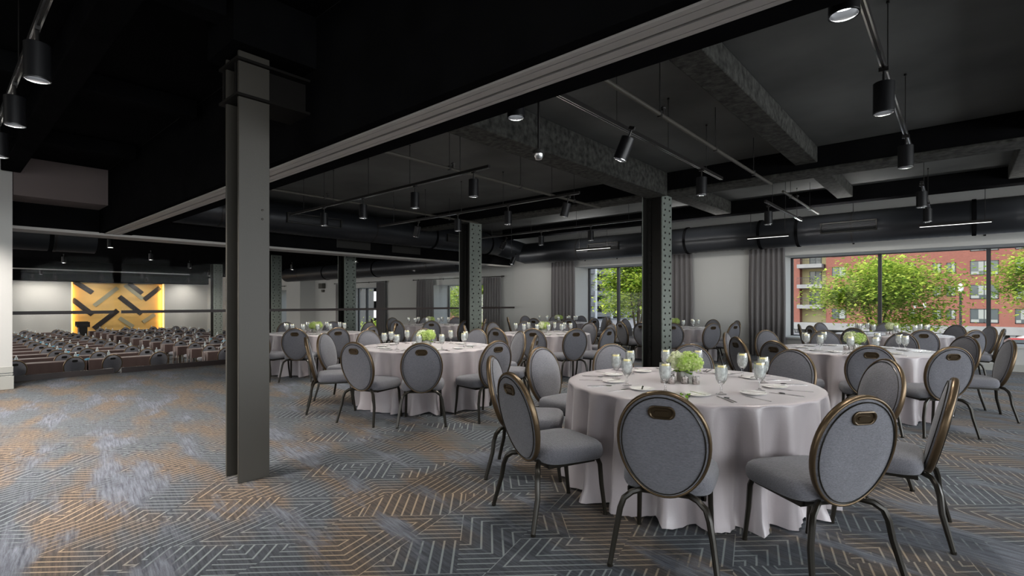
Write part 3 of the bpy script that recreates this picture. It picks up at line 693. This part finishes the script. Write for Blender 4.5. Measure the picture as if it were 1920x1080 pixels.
# goblet etc
def make_goblet():
    r = empty('water_goblet'); Z = Matrix.Diagonal((1, 1, 1.27, 1))
    def MB2(): m_ = MB(); m_.T = Z; return m_
    MB2().lathe([(.034, 0), (.034, .003), (.012, .008), (.0055, .018), (.009, .028), (.0055, .036), (.006, .050), (.020, .060), (.034, .078), (.041, .105), (.040, .130), (.0385, .158), (.038, .158), (.0395, .130), (.040, .105), (.033, .080), (.018, .063)], 20, cap1=True).build('glass_bowl', M['glass'], r, sharp=1.2)
    MB2().lathe([(.004, .062), (.019, .0645), (.0325, .082), (.039, .105), (.0390, .130), (.0382, .142)], 18).build('water', M['water'], r, sharp=1.2)
    MB2().lathe([(.026, .1425), (.029, .144), (.029, .148), (.026, .150)], 14, (.004, 0, 0)).build('lemon_slice', M['lemon'], r)
    return r
GB = make_goblet()
PL = MB().lathe([(.045, .0), (.05, .002), (.082, .012), (.084, .014), (.082, .015), (.052, .006), (.03, .0055)], 32).build('side_plate', M['plate'], sharp=1.2)
def blade(pts, z): return MB().prism(pts, 0, z)
def cut(kind):
    if kind == 'knife': m_ = MB().prism([(-.007, -.11), (.007, -.11), (.006, 0), (.009, .01), (.009, .09), (.003, .115), (-.004, .11), (-.005, 0)], 0, .003)
    elif kind == 'fork':
        m_ = MB().prism([(-.006, -.1), (.006, -.1), (.003, .02), (.011, .04), (.011, .055), (-.011, .055), (-.011, .04), (-.003, .02)], 0, .0025)
        for x in (-.0095, -.0035, .0035, .0095): m_.box(x-.0016, x+.0016, .054, .098, .0005, .0025)
    elif kind == 'spoon':
        m_ = MB().prism([(-.006, -.095), (.006, -.095), (.003, .03), (-.003, .03)], 0, .0025)
        m_.lathe([(.0005, .0005), (.012, .001), (.017, .004), (.016, .0045), (.011, .002)], 16, (0, .048, 0), sx=1, sy=1.4)
    else: m_ = MB().prism([(-.005, -.075), (.005, -.075), (.004, 0), (.008, .015), (.008, .06), (.002, .075), (-.004, .07), (-.004, 0)], 0, .0025)
    return m_
KN = cut('knife').build('knife', M['silver']); FK = cut('fork').build('fork', M['silver']); SP = cut('spoon').build('spoon', M['silver']); BK = cut('butter').build('butter_knife', M['silver'])
VC = MB().lathe([(.026, 0), (.028, .003), (.028, .058), (.024, .058), (.023, .006)], 20).build('votive_cup', M['mercury'])
def bloom(mb, c_, r, rnd, n, mi):
    for _ in range(n):
        t = rnd.uniform(0, 2*pi); ph = math.acos(rnd.uniform(-.55, 1)); dv = Vector((sin(ph)*cos(t), sin(ph)*sin(t), cos(ph)))
        p = c_+dv*r*rnd.uniform(.8, 1.03); a = dv.orthogonal().normalized(); a.rotate(Matrix.Rotation(rnd.uniform(0, 6.28), 3, dv)); b_ = dv.cross(a); s_ = rnd.uniform(.013, .019)
        tilt = dv*rnd.uniform(-.006, .008)
        mb.add([p, p+a*s_+b_*s_*.35+tilt, p+a*s_*.9+b_*s_*1.0, p+b_*s_+a*.2*s_-tilt], [(0, 1, 2, 3)], mi)
        mb.add([p, p-a*s_-b_*s_*.35+tilt, p-a*s_*.9-b_*s_*1.0, p-b_*s_-a*.2*s_-tilt], [(0, 1, 2, 3)], mi)
def make_centre(seed, square):
    rnd = random.Random(seed); r = empty('flower_arrangement')
    if square: MB().box(-.05, .05, -.05, .05, 0, .085).build('vase', M['stone'], r, bevel=.004)
    else: MB().lathe([(.045, 0), (.062, .012), (.07, .045), (.062, .08), (.05, .09)], 24).build('vase', M['stone'], r)
    for i, (dx, dy, dz, rr, m_) in enumerate(((-.045, 0, .125, .066, 'petalw'), (.03, .035, .128, .065, 'petal'), (.035, -.04, .12, .062, 'petal'), (-.02, -.045, .115, .055, 'petal'))):
        rr *= 1.25; dx *= 1.25; dy *= 1.25; dz += .025; mb = MB(); mb.lathe([(.001, -rr*.8), (rr*.7, -rr*.5), (rr*.85, 0), (rr*.6, rr*.6), (.001, rr*.85)], 12, (dx, dy, dz)); bloom(mb, Vector((dx, dy, dz)), rr, rnd, 170, 0); mb.build('bloom', M[m_], r, sharp=3)
    mb = MB()
    for i in range(16):
        t = rnd.uniform(0, 6.28); a = Vector((cos(t), sin(t), rnd.uniform(-.25, .35))).normalized(); p = Vector((0, 0, .085))+a*.045; q = p+a*rnd.uniform(.05, .085); s_ = a.cross(Vector((0, 0, 1)))*.022
        mb.add([p, p*.45+q*.55+s_+Vector((0, 0, .008)), q, p*.45+q*.55-s_+Vector((0, 0, .008))], [(0, 1, 2, 3)])
    mb.build('leaves', M['leafg'], r, sharp=3)
    return r
CE = [make_centre(2, True), make_centre(5, False)]
near_l = [0]
for ti, (key, (cL, cd, _, nm)) in enumerate(TABLES.items()):
    c0 = W(cL, cd); rnd = random.Random(ti+40)
    place(TB, USED, c0, 0, 'round folding table hidden under the cloth of %s' % nm.replace('the ', '', 1), 'table', 'round banquet tables')
    o = cloths[ti % 3] if ti < 3 else copy_tree(cloths[ti % 3]); o.location = c0; o.rotation_euler = (0, 0, rnd.uniform(0, 6))
    tag(o, 'floor-length mauve grey satin tablecloth on %s' % nm, 'tablecloth', 'satin tablecloths')
    o = place(CE[0 if ti in (0, 6) else 1], USED, (c0.x, c0.y, .758), rnd.uniform(0, 3), 'green and white hydrangeas in a stone vase on %s' % nm, 'flower arrangement', 'hydrangea centrepieces')
    if key == 'front': o.rotation_euler = (0, 0, TH); p = W(cL-.02, cd+.02, .758); o.location = p
    for j in range(5 if ti == 0 else 3):
        if ti == 0: p = W(cL+(-.20, -.13, -.06, .015, -.16)[j], cd+(-.05, .02, -.10, -.12, -.10)[j], .758)
        else: p = W(cL-.16+.08*j, cd-.10+.03*j, .758)
        place(VC, USED, p, 0, 'silver votive cup, %s in line by the flowers, %s' % (ORD[j], nm[4:]), 'candle cup', 'silver votive cups')
    for i in range(len(SEATS[key])):
        sname = 'at %s seat clockwise, %s' % (ORD[i], nm[4:]); ja = rnd.uniform(-2, 2)
        p, rz = rpos(key, i, .56+rnd.uniform(-.02, .02), -9+ja)
        place(GB, USED, p, rnd.uniform(0, 6), 'lemon ice water goblet %s' % sname, 'glass', 'water goblets on the round tables')
        p, rz = rpos(key, i, .60+rnd.uniform(-.02, .02), 12+ja)
        place(PL, USED, p, 0, 'white side plate %s' % sname, 'plate', 'side plates on the round tables')
        place(BK, USED, (p.x, p.y, p.z+.0155), rz+.6, 'butter knife on side plate %s' % sname, 'knife', 'butter knives')
        p, rz = rpos(key, i, .73, -13); place(KN, USED, p, rz+rnd.uniform(-.1, .1), 'silver dinner knife %s' % sname, 'knife', 'dinner knives')
        p, rz = rpos(key, i, .735, 4.5); place(FK, USED, p, rz+rnd.uniform(-.1, .1), 'silver fork %s' % sname, 'fork', 'forks')
        if key in ('front', 'mid', 'wide'):
            p, rz = rpos(key, i, .73, -10.5); place(SP, USED, p, rz+rnd.uniform(-.1, .1), 'silver spoon %s' % sname, 'spoon', 'spoons')
# sprig and sugar packets on front table
p = W(1.36+.06*0-.0, 3.95-.72, .759); mb = MB(); rnd = random.Random(4)
for i in range(26):
    q = Vector((rnd.uniform(-.05, .05), rnd.uniform(-.03, .03), rnd.uniform(.002, .03))); a = Vector((rnd.uniform(-1, 1), rnd.uniform(-1, 1), rnd.uniform(-.2, .6))).normalized()*.018; b_ = a.orthogonal().normalized()*.008
    mb.add([q, q+a*.5+b_, q+a, q+a*.5-b_], [(0, 1, 2, 3)])
o = mb.build('green_sprig', M['leafg'], sharp=3); o.location = W(.331*3.28+.0, 3.28, .758); tag(o, 'small sprig of green leaves lying on the front table cloth', 'sprig')
o = MB().box(-.02, .02, -.012, .012, 0, .05).build('packet_holder', M['pink']); o.location = W(1.36-.115, 3.95+.10, .758); tag(o, 'pink sugar packets standing beside the votive cups, front table', 'sugar packets')
# ------------------------------------------------------------------ classroom
def make_cchair():
    mb = MB(); n = 24; a, b_ = .222, .28
    mb.T = BACK
    mb.loft([ell(max(a*s_, .001), max(b_*s_, .001), n, y) for s_, y in ((0, -.021), (.95, -.019), (1, 0), (.95, .026), (0, .035))], True, False, False, 0)
    mb.tube(ell(a, b_, 28), .018, 6, 1, closed=True)
    pill = lambda w, hh, y: [Vector((math.copysign(w, cos(t))*.55+hh*cos(t), y, hh*sin(t))) for t in [2*pi*(i+.5)/14 for i in range(14)]]
    mb.T = BACK @ Matrix.Translation((0, -.022, .175)); mb.loft([pill(.058, .031, .0), pill(.058, .031, -.006)], True, False, True, 2)
    
    mb.T = None
    mb.loft([[(.235*s_*math.copysign(abs(cos(2*pi*i/20))**.45, cos(2*pi*i/20)), .225*s_*math.copysign(abs(sin(2*pi*i/20))**.45, sin(2*pi*i/20)), z) for i in range(20)] for z, s_ in ((.375, .95), (.40, 1), (.45, 1), (.478, .85), (.484, .3))], mi=0)
    for sg in (-1, 1):
        mb.tube([(sg*.19, .17, .38), (sg*.20, .21, .32), (sg*.21, .24, 0)], .015, 6, 1)
        mb.tube([(sg*.1, -.19, .375), (sg*.2, -.25, .35), (sg*.23, -.27, .29), (sg*.26, -.33, 0)], .015, 6, 1)
    return mb.build('classroom_chair', [M['fabric'], M['bronze'], M['rod']], sharp=1.2)
CC = make_cchair()
ST = MB().box(-.24, .24, -.90, .90, .70, .728)
for sx in (-.2, .2):
    for sy in (-.84, .84): ST.rod((sx, sy, 0), (sx, sy, .70), .014, 6)
ST = ST.build('seminar_table', M['legm'])
def scloth():
    mb = MB(); mb.box(-.26, .26, -.915, .915, .730, .738)
    n = 40
    for sx in (-1, 1):
        rows = [[(sx*(.262+.012*t*sin(i*1.3)), -.92+1.84*i/n, .738-.30*t) for i in range(n+1)] for t in (0, .3, 1)]
        mb.add([p for r in rows for p in r]+[(p[0]-sx*.004, p[1], p[2]) for r in rows for p in r], [(a*(n+1)+j, a*(n+1)+j+1, (a+1)*(n+1)+j+1, (a+1)*(n+1)+j) for a in range(2) for j in range(n)]+[(3*(n+1)+a*(n+1)+j, 3*(n+1)+a*(n+1)+j+1, 3*(n+1)+(a+1)*(n+1)+j+1, 3*(n+1)+(a+1)*(n+1)+j) for a in range(2) for j in range(n)])
    for sy in (-1, 1):
        mb.box(-.264, -.12, sy*.92-.004, sy*.92+.004, .03, .738); mb.box(.12, .264, sy*.92-.004, sy*.92+.004, .03, .738); mb.box(-.12, .12, sy*.92-.004, sy*.92+.004, .40, .738)
    return mb.build('table_drape', M['brown'], sharp=2)
SC = scloth()
WB = MB().lathe([(.034, 0), (.036, .01), (.036, .14), (.033, .17), (.015, .205), (.013, .22)], 10).lathe([(.0165, .215), (.0165, .24)], 10, mi=1).build('water_bottle', [M['bottle'], M['whitep']])
WT = MB().lathe([(.028, 0), (.034, .11), (.032, .11), (.026, .004)], 12).build('tumbler', M['glass'])
BB = MB().box(-.06, .06, -.04, .04, 0, .035).box(-.03, .07, .0, .06, .035, .055).build('wrapped_sweets', M['blue'])
for k in range(13):
    X = -17.7-1.53*k
    rname = 'row %s behind the glass' % ORD[k]
    cols = [(1.40, 'outer block'), (2.60, 'outer block'), (3.34, 'inner block'), (4.52, 'inner block'), (6.36, 'aisle table'), (7.52, 'aisle table'), (8.85, 'column table'), (10.0, 'column table')]
    for j, (Y, bl) in enumerate(cols):
        u = 960+F*((X*RT.x+Y*RT.y)/(X*FW.x+Y*FW.y))
        if u < 5 or any(abs(X-.3-cx_) < .75 and abs(Y-8.95) < .45 for cx_ in (-20.2, -27.0)): continue
        rj = random.Random(k*17+j)
        place(CC, USED, (X+.33*0-.36, Y+rj.uniform(-.04, .04), LOW), pi/2+rj.uniform(-.08, .08), 'grey oval-back chair, %s, %s, %s seat' % (rname, bl, ORD[j % 2]), 'chair', 'classroom chairs behind the glass')
        place(WB, USED, (X-.95, Y+.14, LOW+.738), 0, 'small water bottle, %s, %s, %s place' % (rname, bl, ORD[j % 2]), 'bottle', 'water bottles in the classroom')
        if k < 8: place(WT, USED, (X-.93, Y+.02, LOW+.738), 0, 'clear tumbler, %s, %s, %s place' % (rname, bl, ORD[j % 2]), 'glass', 'tumblers in the classroom')
    for j, Y in enumerate((2.03, 3.92, 6.95, 9.42)):
        nm = ('outer block', 'inner block', 'aisle table', 'column table')[j]
        if j == 3 and any(abs(X-1.02-cx_) < .5 for cx_ in (-20.2, -27.0)): continue
        place(ST, USED, (X-1.02, Y, LOW), 0, 'long narrow table, %s, %s' % (rname, nm), 'table', 'narrow tables in the classroom')
        place(SC, USED, (X-1.02, Y, LOW), 0, 'dark brown drape on the narrow table, %s, %s' % (rname, nm), 'tablecloth', 'brown drapes in the classroom')
    for Y, nm in ((2.98, 'between outer and inner block'), (8.18, 'between aisle and column tables')):
        place(BB, USED, (X-.93, Y, LOW+.738), 0, 'blue wrapped sweets, %s, %s' % (rname, nm), 'sweets', 'blue sweets in the classroom')
# far wall: white wings, gold recess
p0 = hitX(131, -44.0).y; p1 = hitX(305, -44.0).y
struct(box(-46, -43.5, p1, WG, LOW, 2.72).build('wall_far_beyond_panel', M['white']), 'white end wall of the classroom on the column side', 'wall')
mb = MB().box(-46, -43.5, -4, p0, LOW, 2.72)
struct(mb.build('wall_far', M['white']), 'white end wall of the classroom on the podium side', 'wall')
o = box(-43.9, -43.2, -4, WG, 2.73, 3.2).build('wall_far_soffit', M['black']); struct(o)
gp = empty('gold_feature_panel', (-44.0, (p0+p1)/2, LOW)); tag(gp, 'gold wall panel with dark and sage diagonal bars', 'wall panel')
box(-.05, 0, -(p1-p0)/2+.04, (p1-p0)/2-.04, 0, 3.69).build('panel', M['gold'], gp)
def bar(x0, y0, x1, y1, w, mt):
    f = lambda x, y: hitX(x/3.6, -43.98, 440+y/3.6)
    a, b_ = f(x0, y0), f(x1, y1); t = (b_-a).normalized(); n = Vector((0, -t.z, t.y))*w/2; x = Vector((.02, 0, 0)); off = Vector((44.0, -(p0+p1)/2, -LOW))
    q = [a-n, b_-n, b_+n, a+n]; MB().add([p+off for p in q]+[p+off+x for p in q], [(0, 1, 2, 3), (7, 6, 5, 4), (0, 4, 5, 1), (1, 5, 6, 2), (2, 6, 7, 3), (3, 7, 4, 0)]).build('dark_bar' if mt == 'barb' else 'sage_bar', M[mt], gp)
bar(505, 318, 625, 393, 0.31, 'barb'); bar(488, 437, 625, 540, 0.31, 'barb'); bar(632, 635, 795, 510, 0.31, 'barb'); bar(805, 418, 955, 535, 0.31, 'barb'); bar(868, 328, 960, 398, 0.31, 'barb'); bar(972, 440, 1080, 357, 0.31, 'barb')
bar(635, 480, 795, 358, 0.25, 'barg'); bar(842, 340, 965, 435, 0.25, 'barg'); bar(805, 562, 900, 622, 0.25, 'barg'); bar(965, 590, 1045, 538, 0.25, 'barg')
for y in (p0+.06, p1-.06):
    o = box(-43.7, -43.67, y-.02, y+.02, LOW+.02, 2.7).build('led_strip', M['led']); tag(o, 'warm LED strip lighting the %s edge of the gold panel' % ('podium' if y < 7 else 'column'), 'light strip')
light('panel_glow', 'AREA', (-43.7, p0+.12, .9), 22, (1, .62, .2), (0, radians(90), radians(35)), shape='RECTANGLE', size=3.2, size_y=.1)
light('panel_glow', 'AREA', (-43.7, p1-.12, .9), 22, (1, .62, .2), (0, radians(90), radians(-35)), shape='RECTANGLE', size=3.2, size_y=.1)
# bulkhead line in classroom
o = MB().box(-30.3, -29.9, -4, 8.9, 2.78, 3.2).build('bulkhead', M['black']); struct(o)
o = MB().box(-29.9, -29.86, -4, 8.9, 2.78, 2.83).build('trim_1', M['trackm']); struct(o)
# lectern
r = empty('lectern', (-40.3, 6.25, LOW)); tag(r, 'black lectern standing in front of the gold panel', 'lectern')
MB().box(-.2, .2, -.2, .2, 0, .92).build('body', M['rod'], r); MB().box(-.3, .3, -.31, .31, .9, 1.0).box(-.3, -.26, -.31, .31, 1.0, 1.2).box(.2, .26, -.31, .31, .86, 1.18).build('top', M['rod'], r)
MB().box(-.27, .27, -.3, .3, 0, .05).build('base', M['rod'], r)
# classroom lamps
cl = [(-17.5, 3.3), (-21.5, 5.2), (-21.5, 1.2), (-25.5, 3.4), (-25.5, 7.6), (-32, 2.5), (-32, 6.2), (-32, 10.5), (-37, 4.0), (-37, 8.5), (-17.3, 7.4), (-23, 11)]
for i, (x, y) in enumerate(cl):
    o = place(LP, USED, (x, y, 2.87), 0, 'black cylinder lamp in the classroom ceiling, %s counted from the glass' % ORD[i], 'ceiling lamp', 'classroom ceiling lamps')
    light('lamp_glow', 'SPOT', (0, 0, .045), 520, (1, .93, .85), (0, 0, 0), o, spot_size=2.75, spot_blend=.6, shadow_soft_size=.055)
for i, (u, q) in enumerate(((60, 150), (103, 150), (190, 240), (275, 240), (352, 200), (405, 150))):
    yy = hitX(u, -42.2).y
    o = place(LP, USED, (-42.2, yy, 2.85), 0, 'small ceiling spot washing the classroom end wall, %s along' % ORD[i], 'ceiling lamp', 'wall washing spots')
    o.rotation_euler = (0, .45, 0)
    light('lamp_glow', 'SPOT', (0, 0, .045), q, (1, .92, .82), (0, 0, 0), o, spot_size=2.6, spot_blend=1, shadow_soft_size=.05)
# ------------------------------------------------------------------ outdoors
GZ = -3.2
struct(box(-220, 90, WG+.2, 260, GZ-.2, GZ).build('ground', M['asphalt']), 'grey street outside the windows', 'ground')
BY = 86.0
bl = empty('brick_apartment_building', (0, BY, GZ)); tag(bl, 'five storey red brick apartment building across the street', 'building')
def uX(x): return hitY(1380+x/3.556, BY).x
xl, xr = uX(365), 22
Lz = lambda z: z-GZ
brw = MB(); bands = []
WINS = []
for fl in range(-1, 3):
    z1 = 3.46+2.98*fl; z0 = z1-1.3
    WINS += [(uX(1310), uX(1368), z0, z1, 0), (uX(1403), uX(1465), z0, z1, 0), (uX(1560), uX(1752), z0-.35, z1+.1, 1), (uX(1860), uX(1990), z0-.35, z1+.1, 1), (uX(640), uX(735), z0-.2, z1, 0), (uX(1150), uX(1195), z0, z1, 0)]
    WINS += [(14, 16, z0, z1, 0)]
brw.box(uX(600), xr, 0, 10, Lz(-1.6), Lz(12)); brw.box(xl, uX(425), 0, 10, Lz(-1.6), Lz(12))
brw.build('brick_wall', M['brick'], bl)
box(uX(425), uX(600), 1.6, 3, Lz(-1.6), Lz(12)).build('recess_wall', M['cream'], bl)
MB().box(xl, xr, -.15, 10, Lz(-2.6), Lz(-1.6)).build('concrete_band', M['extconc'], bl)
mb = MB()
for i in range(14): x = xl+i*3.4; mb.box(x, x+.5, 0, .6, 0, Lz(-2.6))
mb.box(xl, xr, 3, 10, 0, Lz(-2.6)).build('ground_floor', M['extconc'], bl)
for i in (7, 9, 11): box(xl+i*3.4+.8, xl+i*3.4+2.4, .4, .5, .05, Lz(-2.65)).build('yellow_board', M['yellow'], bl)
for x0, x1, z0, z1, wide in WINS:
    f = MB().box(x0, x1, -.06, .04, Lz(z0), Lz(z0)+.08).box(x0, x1, -.06, .04, Lz(z1)-.08, Lz(z1)).box(x0, x0+.08, -.06, .04, Lz(z0), Lz(z1)).box(x1-.08, x1, -.06, .04, Lz(z0), Lz(z1)).box((x0+x1)/2-.04, (x0+x1)/2+.04, -.06, .04, Lz(z0), Lz(z1)).build('window', M['frame'], bl)
    m_ = MB().box(x0+.06, x1-.06, -.03, 0, Lz(z0)+.06, Lz(z1)-.06, 0)
    bw = (x1-x0)
    m_.box(x0+bw*(.52 if not wide else .3), x0+bw*(.92 if not wide else .68), -.04, -.03, Lz(z0)+(.1 if not wide else .5), Lz(z1)-.1, 1)
    if wide: m_.box(x0+.1, x0+bw*.32, -.05, -.03, Lz(z0)+.05, Lz(z0)+.42, 1); m_.box(x1-bw*.3, x1-.1, -.05, -.03, Lz(z0)+.05, Lz(z0)+.42, 1)
    m_.build('pane', [M['winglass'], M['blind']], f)
for fl in range(4):
    z = 4.35+2.98*(fl-1)-.35; x0, x1 = uX(418), uX(582)
    box(x0, x1, -1.2, 1.6, Lz(z-.55), Lz(z)).build('balcony', M['extconc'], bl)
    rl = MB().box(x0, x1, -1.15, -1.11, Lz(z)+.95, Lz(z)+1.02).box(x0, x1, -1.15, -1.11, Lz(z)+.5, Lz(z)+.53)
    for i in range(17): x = x0+(x1-x0)*i/16; rl.box(x-.015, x+.015, -1.14, -1.12, Lz(z), Lz(z)+1)
    rl.build('balcony_railing', M['frame'], bl)
    f = box(uX(475), uX(556), 1.52, 1.6, Lz(z), Lz(z)+2.0).build('window', M['frame'], bl); m_ = MB().box(uX(480), uX(513), 1.5, 1.52, Lz(z)+.05, Lz(z)+1.95, 0).box(uX(518), uX(552), 1.5, 1.52, Lz(z)+.05, Lz(z)+1.95, 1).build('pane', [M['winglass'], M['blind']], f)
# garage
gx = -75.0; ga = empty('parking_garage', (gx, 112, GZ)); tag(ga, 'pale concrete parking garage seen past the riveted column', 'building')
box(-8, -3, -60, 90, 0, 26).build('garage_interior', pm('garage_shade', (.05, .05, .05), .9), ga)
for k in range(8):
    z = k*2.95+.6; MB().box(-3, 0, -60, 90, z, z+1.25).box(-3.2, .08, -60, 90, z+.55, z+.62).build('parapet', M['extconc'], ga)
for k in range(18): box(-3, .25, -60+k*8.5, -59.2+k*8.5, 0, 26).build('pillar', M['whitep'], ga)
# low brick house and blue tower
p = hitY(856, 60, 592); o = box(p.x-6, p.x+9, 60, 66, GZ, p.z+.6).build('brick_house', M['brick']); tag(o, 'low red brick building seen through the foliage window', 'building')
p = hitY(690, 200); o = box(p.x-8, p.x+6, 200, 215, GZ, 3).build('blue_tower', M['bluebld']); o.location = (0, 0, -4); tag(o, 'distant hazy blue building through the narrow window', 'building')
# trees
def tree(x, y, zc, rx, rz, n, lab, seed, leaf=.16, hole=0):
    rnd = random.Random(seed); r = empty('tree', (x, y, GZ)); tag(r, lab, 'tree')
    mb = MB(); zc -= GZ; cl = []
    for i in range(34):
        t = rnd.uniform(0, 6.28); ph = math.acos(rnd.uniform(-.7, 1)); k = rnd.uniform(.15, .9)
        cl.append((Vector((rx*k*sin(ph)*cos(t), rx*k*sin(ph)*sin(t), zc+rz*k*cos(ph))), rnd.uniform(.26, .42)*rx))
    for i in range(n):
        c_, cr = cl[rnd.randrange(len(cl))]; dv = Vector((rnd.gauss(0, 1), rnd.gauss(0, 1), rnd.gauss(0, .55)))*cr*.6; p = c_+dv
        a = Vector((rnd.uniform(-1, 1), rnd.uniform(-1, 1), rnd.uniform(-.5, .3))).normalized(); b_ = a.cross(Vector((rnd.uniform(-.4, .4), rnd.uniform(-.4, .4), 1))).normalized(); s_ = leaf*rnd.uniform(.6, 1.2)
        mb.add([p, p+a*s_*.5+b_*s_*.32, p+a*s_, p+a*s_*.5-b_*s_*.32], [(0, 1, 2, 3)])
    mb.build('crown', M['tree'], r, sharp=3)
    mb = MB()
    for i in range(5):
        t = i*1.3+seed; e = Vector((rx*.5*cos(t), rx*.5*sin(t), zc+rz*.3)); mb.tube([(.06*cos(t), .06*sin(t), 0), (.12*cos(t), .12*sin(t), zc-rz*.9), e*.5+Vector((0, 0, (zc-rz*.3)*.5)), e], [.07, .06, .035, .012], 7)
    mb.build('trunk', M['bark'], r)
def tpix(u, d): p = W((u-960)/F*d, d); return p.x, p.y
tree(*tpix(1645, 22), 1.55, 2.6, 2.0, 20000, 'bright green tree in front of the wide window, before the brick building', 1, .17)
tree(*tpix(1990, 19), 2.3, 2.0, 2.2, 14000, 'bright green tree at the outer end of the wide window', 2, .16)
tree(*tpix(1195, 27), 2.3, 2.1, 2.6, 14000, 'green tree in front of the parking garage', 3, .2)
tree(*tpix(880, 34), 1.6, 2.8, 3.4, 14000, 'dense green tree behind the foliage window beyond the glass', 4, .22)
tree(*tpix(672, 40), 3.6, 2.2, 1.6, 2500, 'tree whose leaves hang into the narrow classroom window', 5, .25)
tree(*tpix(712, 46), -1.2, 2.0, 1.3, 2500, 'low round shrub under the narrow classroom window', 6, .25)
# street lamps
def street_lamp(u, d, vtop, lab, two=False):
    x, y = tpix(u, d); zt = EYE+(HZ-vtop)/F*d; r = empty('street_lamp', (x, y, GZ), TH); tag(r, lab, 'street lamp'); h_ = zt-GZ; s_ = d/30*.62*(.6 if two else 1)
    MB().lathe([(.16, 0), (.14, .5), (.07, .6), (.06, h_-1.1*s_), (.1, h_-1.0*s_)], 12).build('pole', M['frame'], r)
    for dx in ((-.42, .42) if two else (0,)):
        MB().lathe([(.08*s_, h_-.98*s_), (.20*s_, h_-.75*s_), (.24*s_, h_-.45*s_), (.16*s_, h_-.2*s_), (.05*s_, h_-.08*s_)], 16, (dx, 0, 0)).build('globe', M['lampg'], r)
        MB().lathe([(.05*s_, h_-.08*s_), (.06*s_, h_-.05*s_), (.01*s_, h_+.08*s_)], 10, (dx, 0, 0)).build('finial', M['frame'], r)
    if two: MB().tube([(-.42, 0, h_-1.0*s_), (-.2, 0, h_-1.2*s_), (.2, 0, h_-1.2*s_), (.42, 0, h_-1.0*s_)], .03, 8).build('arm', M['frame'], r)
street_lamp(1801, 30, 530, 'black street lamp with a single pale globe before the brick wall')
street_lamp(1725, 44, 566, 'twin globe street lamp farther down the street', True)
# cars
def car(u, d, rz, paint, lab, suv=0):
    x, y = tpix(u, d); r = empty('car', (x, y, GZ), rz); tag(r, lab, 'car'); hh = .25*suv
    prof = [(-2.2, .35), (-2.2, .8+hh*.5), (-1.7, .95+hh*.5), (-1.1, 1.0+hh*.6), (1.0+.6*suv, 1.02+hh*.6), (2.1, .95+hh*.5), (2.2, .6), (2.15, .35)]
    def side(pr, w0, mi=0, taper=0):
        mb_.loft([[(x_, -w0+taper*max(0, z-1), z) for x_, z in pr], [(x_, w0-taper*max(0, z-1), z) for x_, z in pr]], True, True, True, mi)
    mb_ = MB(); side(prof, .87); mb_.build('body', M[paint], r, bevel=.05)
    mb_ = MB(); side([(-1.1, 1.0+hh*.6), (-.4, 1.42+hh), (.9+.5*suv, 1.45+hh), (1.5+.5*suv, 1.0+hh*.6)], .78); mb_.build('cabin', M['winglass'], r, bevel=.04)
    mb_ = MB(); side([(-.42, 1.40+hh), (-.35, 1.46+hh), (.88+.5*suv, 1.49+hh), (.98+.5*suv, 1.42+hh)], .80); mb_.build('roof', M[paint], r, bevel=.02)
    for sx in (-1.35, 1.35):
        for sy in (-.8, .8):
            mb_ = MB(); mb_.T = Matrix.Translation((sx, sy, .33)) @ Matrix.Rotation(pi/2, 4, 'X'); mb_.lathe([(.33, -.1), (.33, .1)], 20, mi=0).lathe([(.2, -.11), (.2, .11)], 16, mi=1); mb_.build('wheel', [M['rubber'], M['chrome']], r)
car(1905, 44, .1, 'red', 'dark windowed red car parked at the end of the wide window')
car(1965, 52, .1, 'whitep', 'white car parked behind the red car', 1)
car(1725, 52, .05, 'whitep', 'pale car on the street behind the table at the sill')
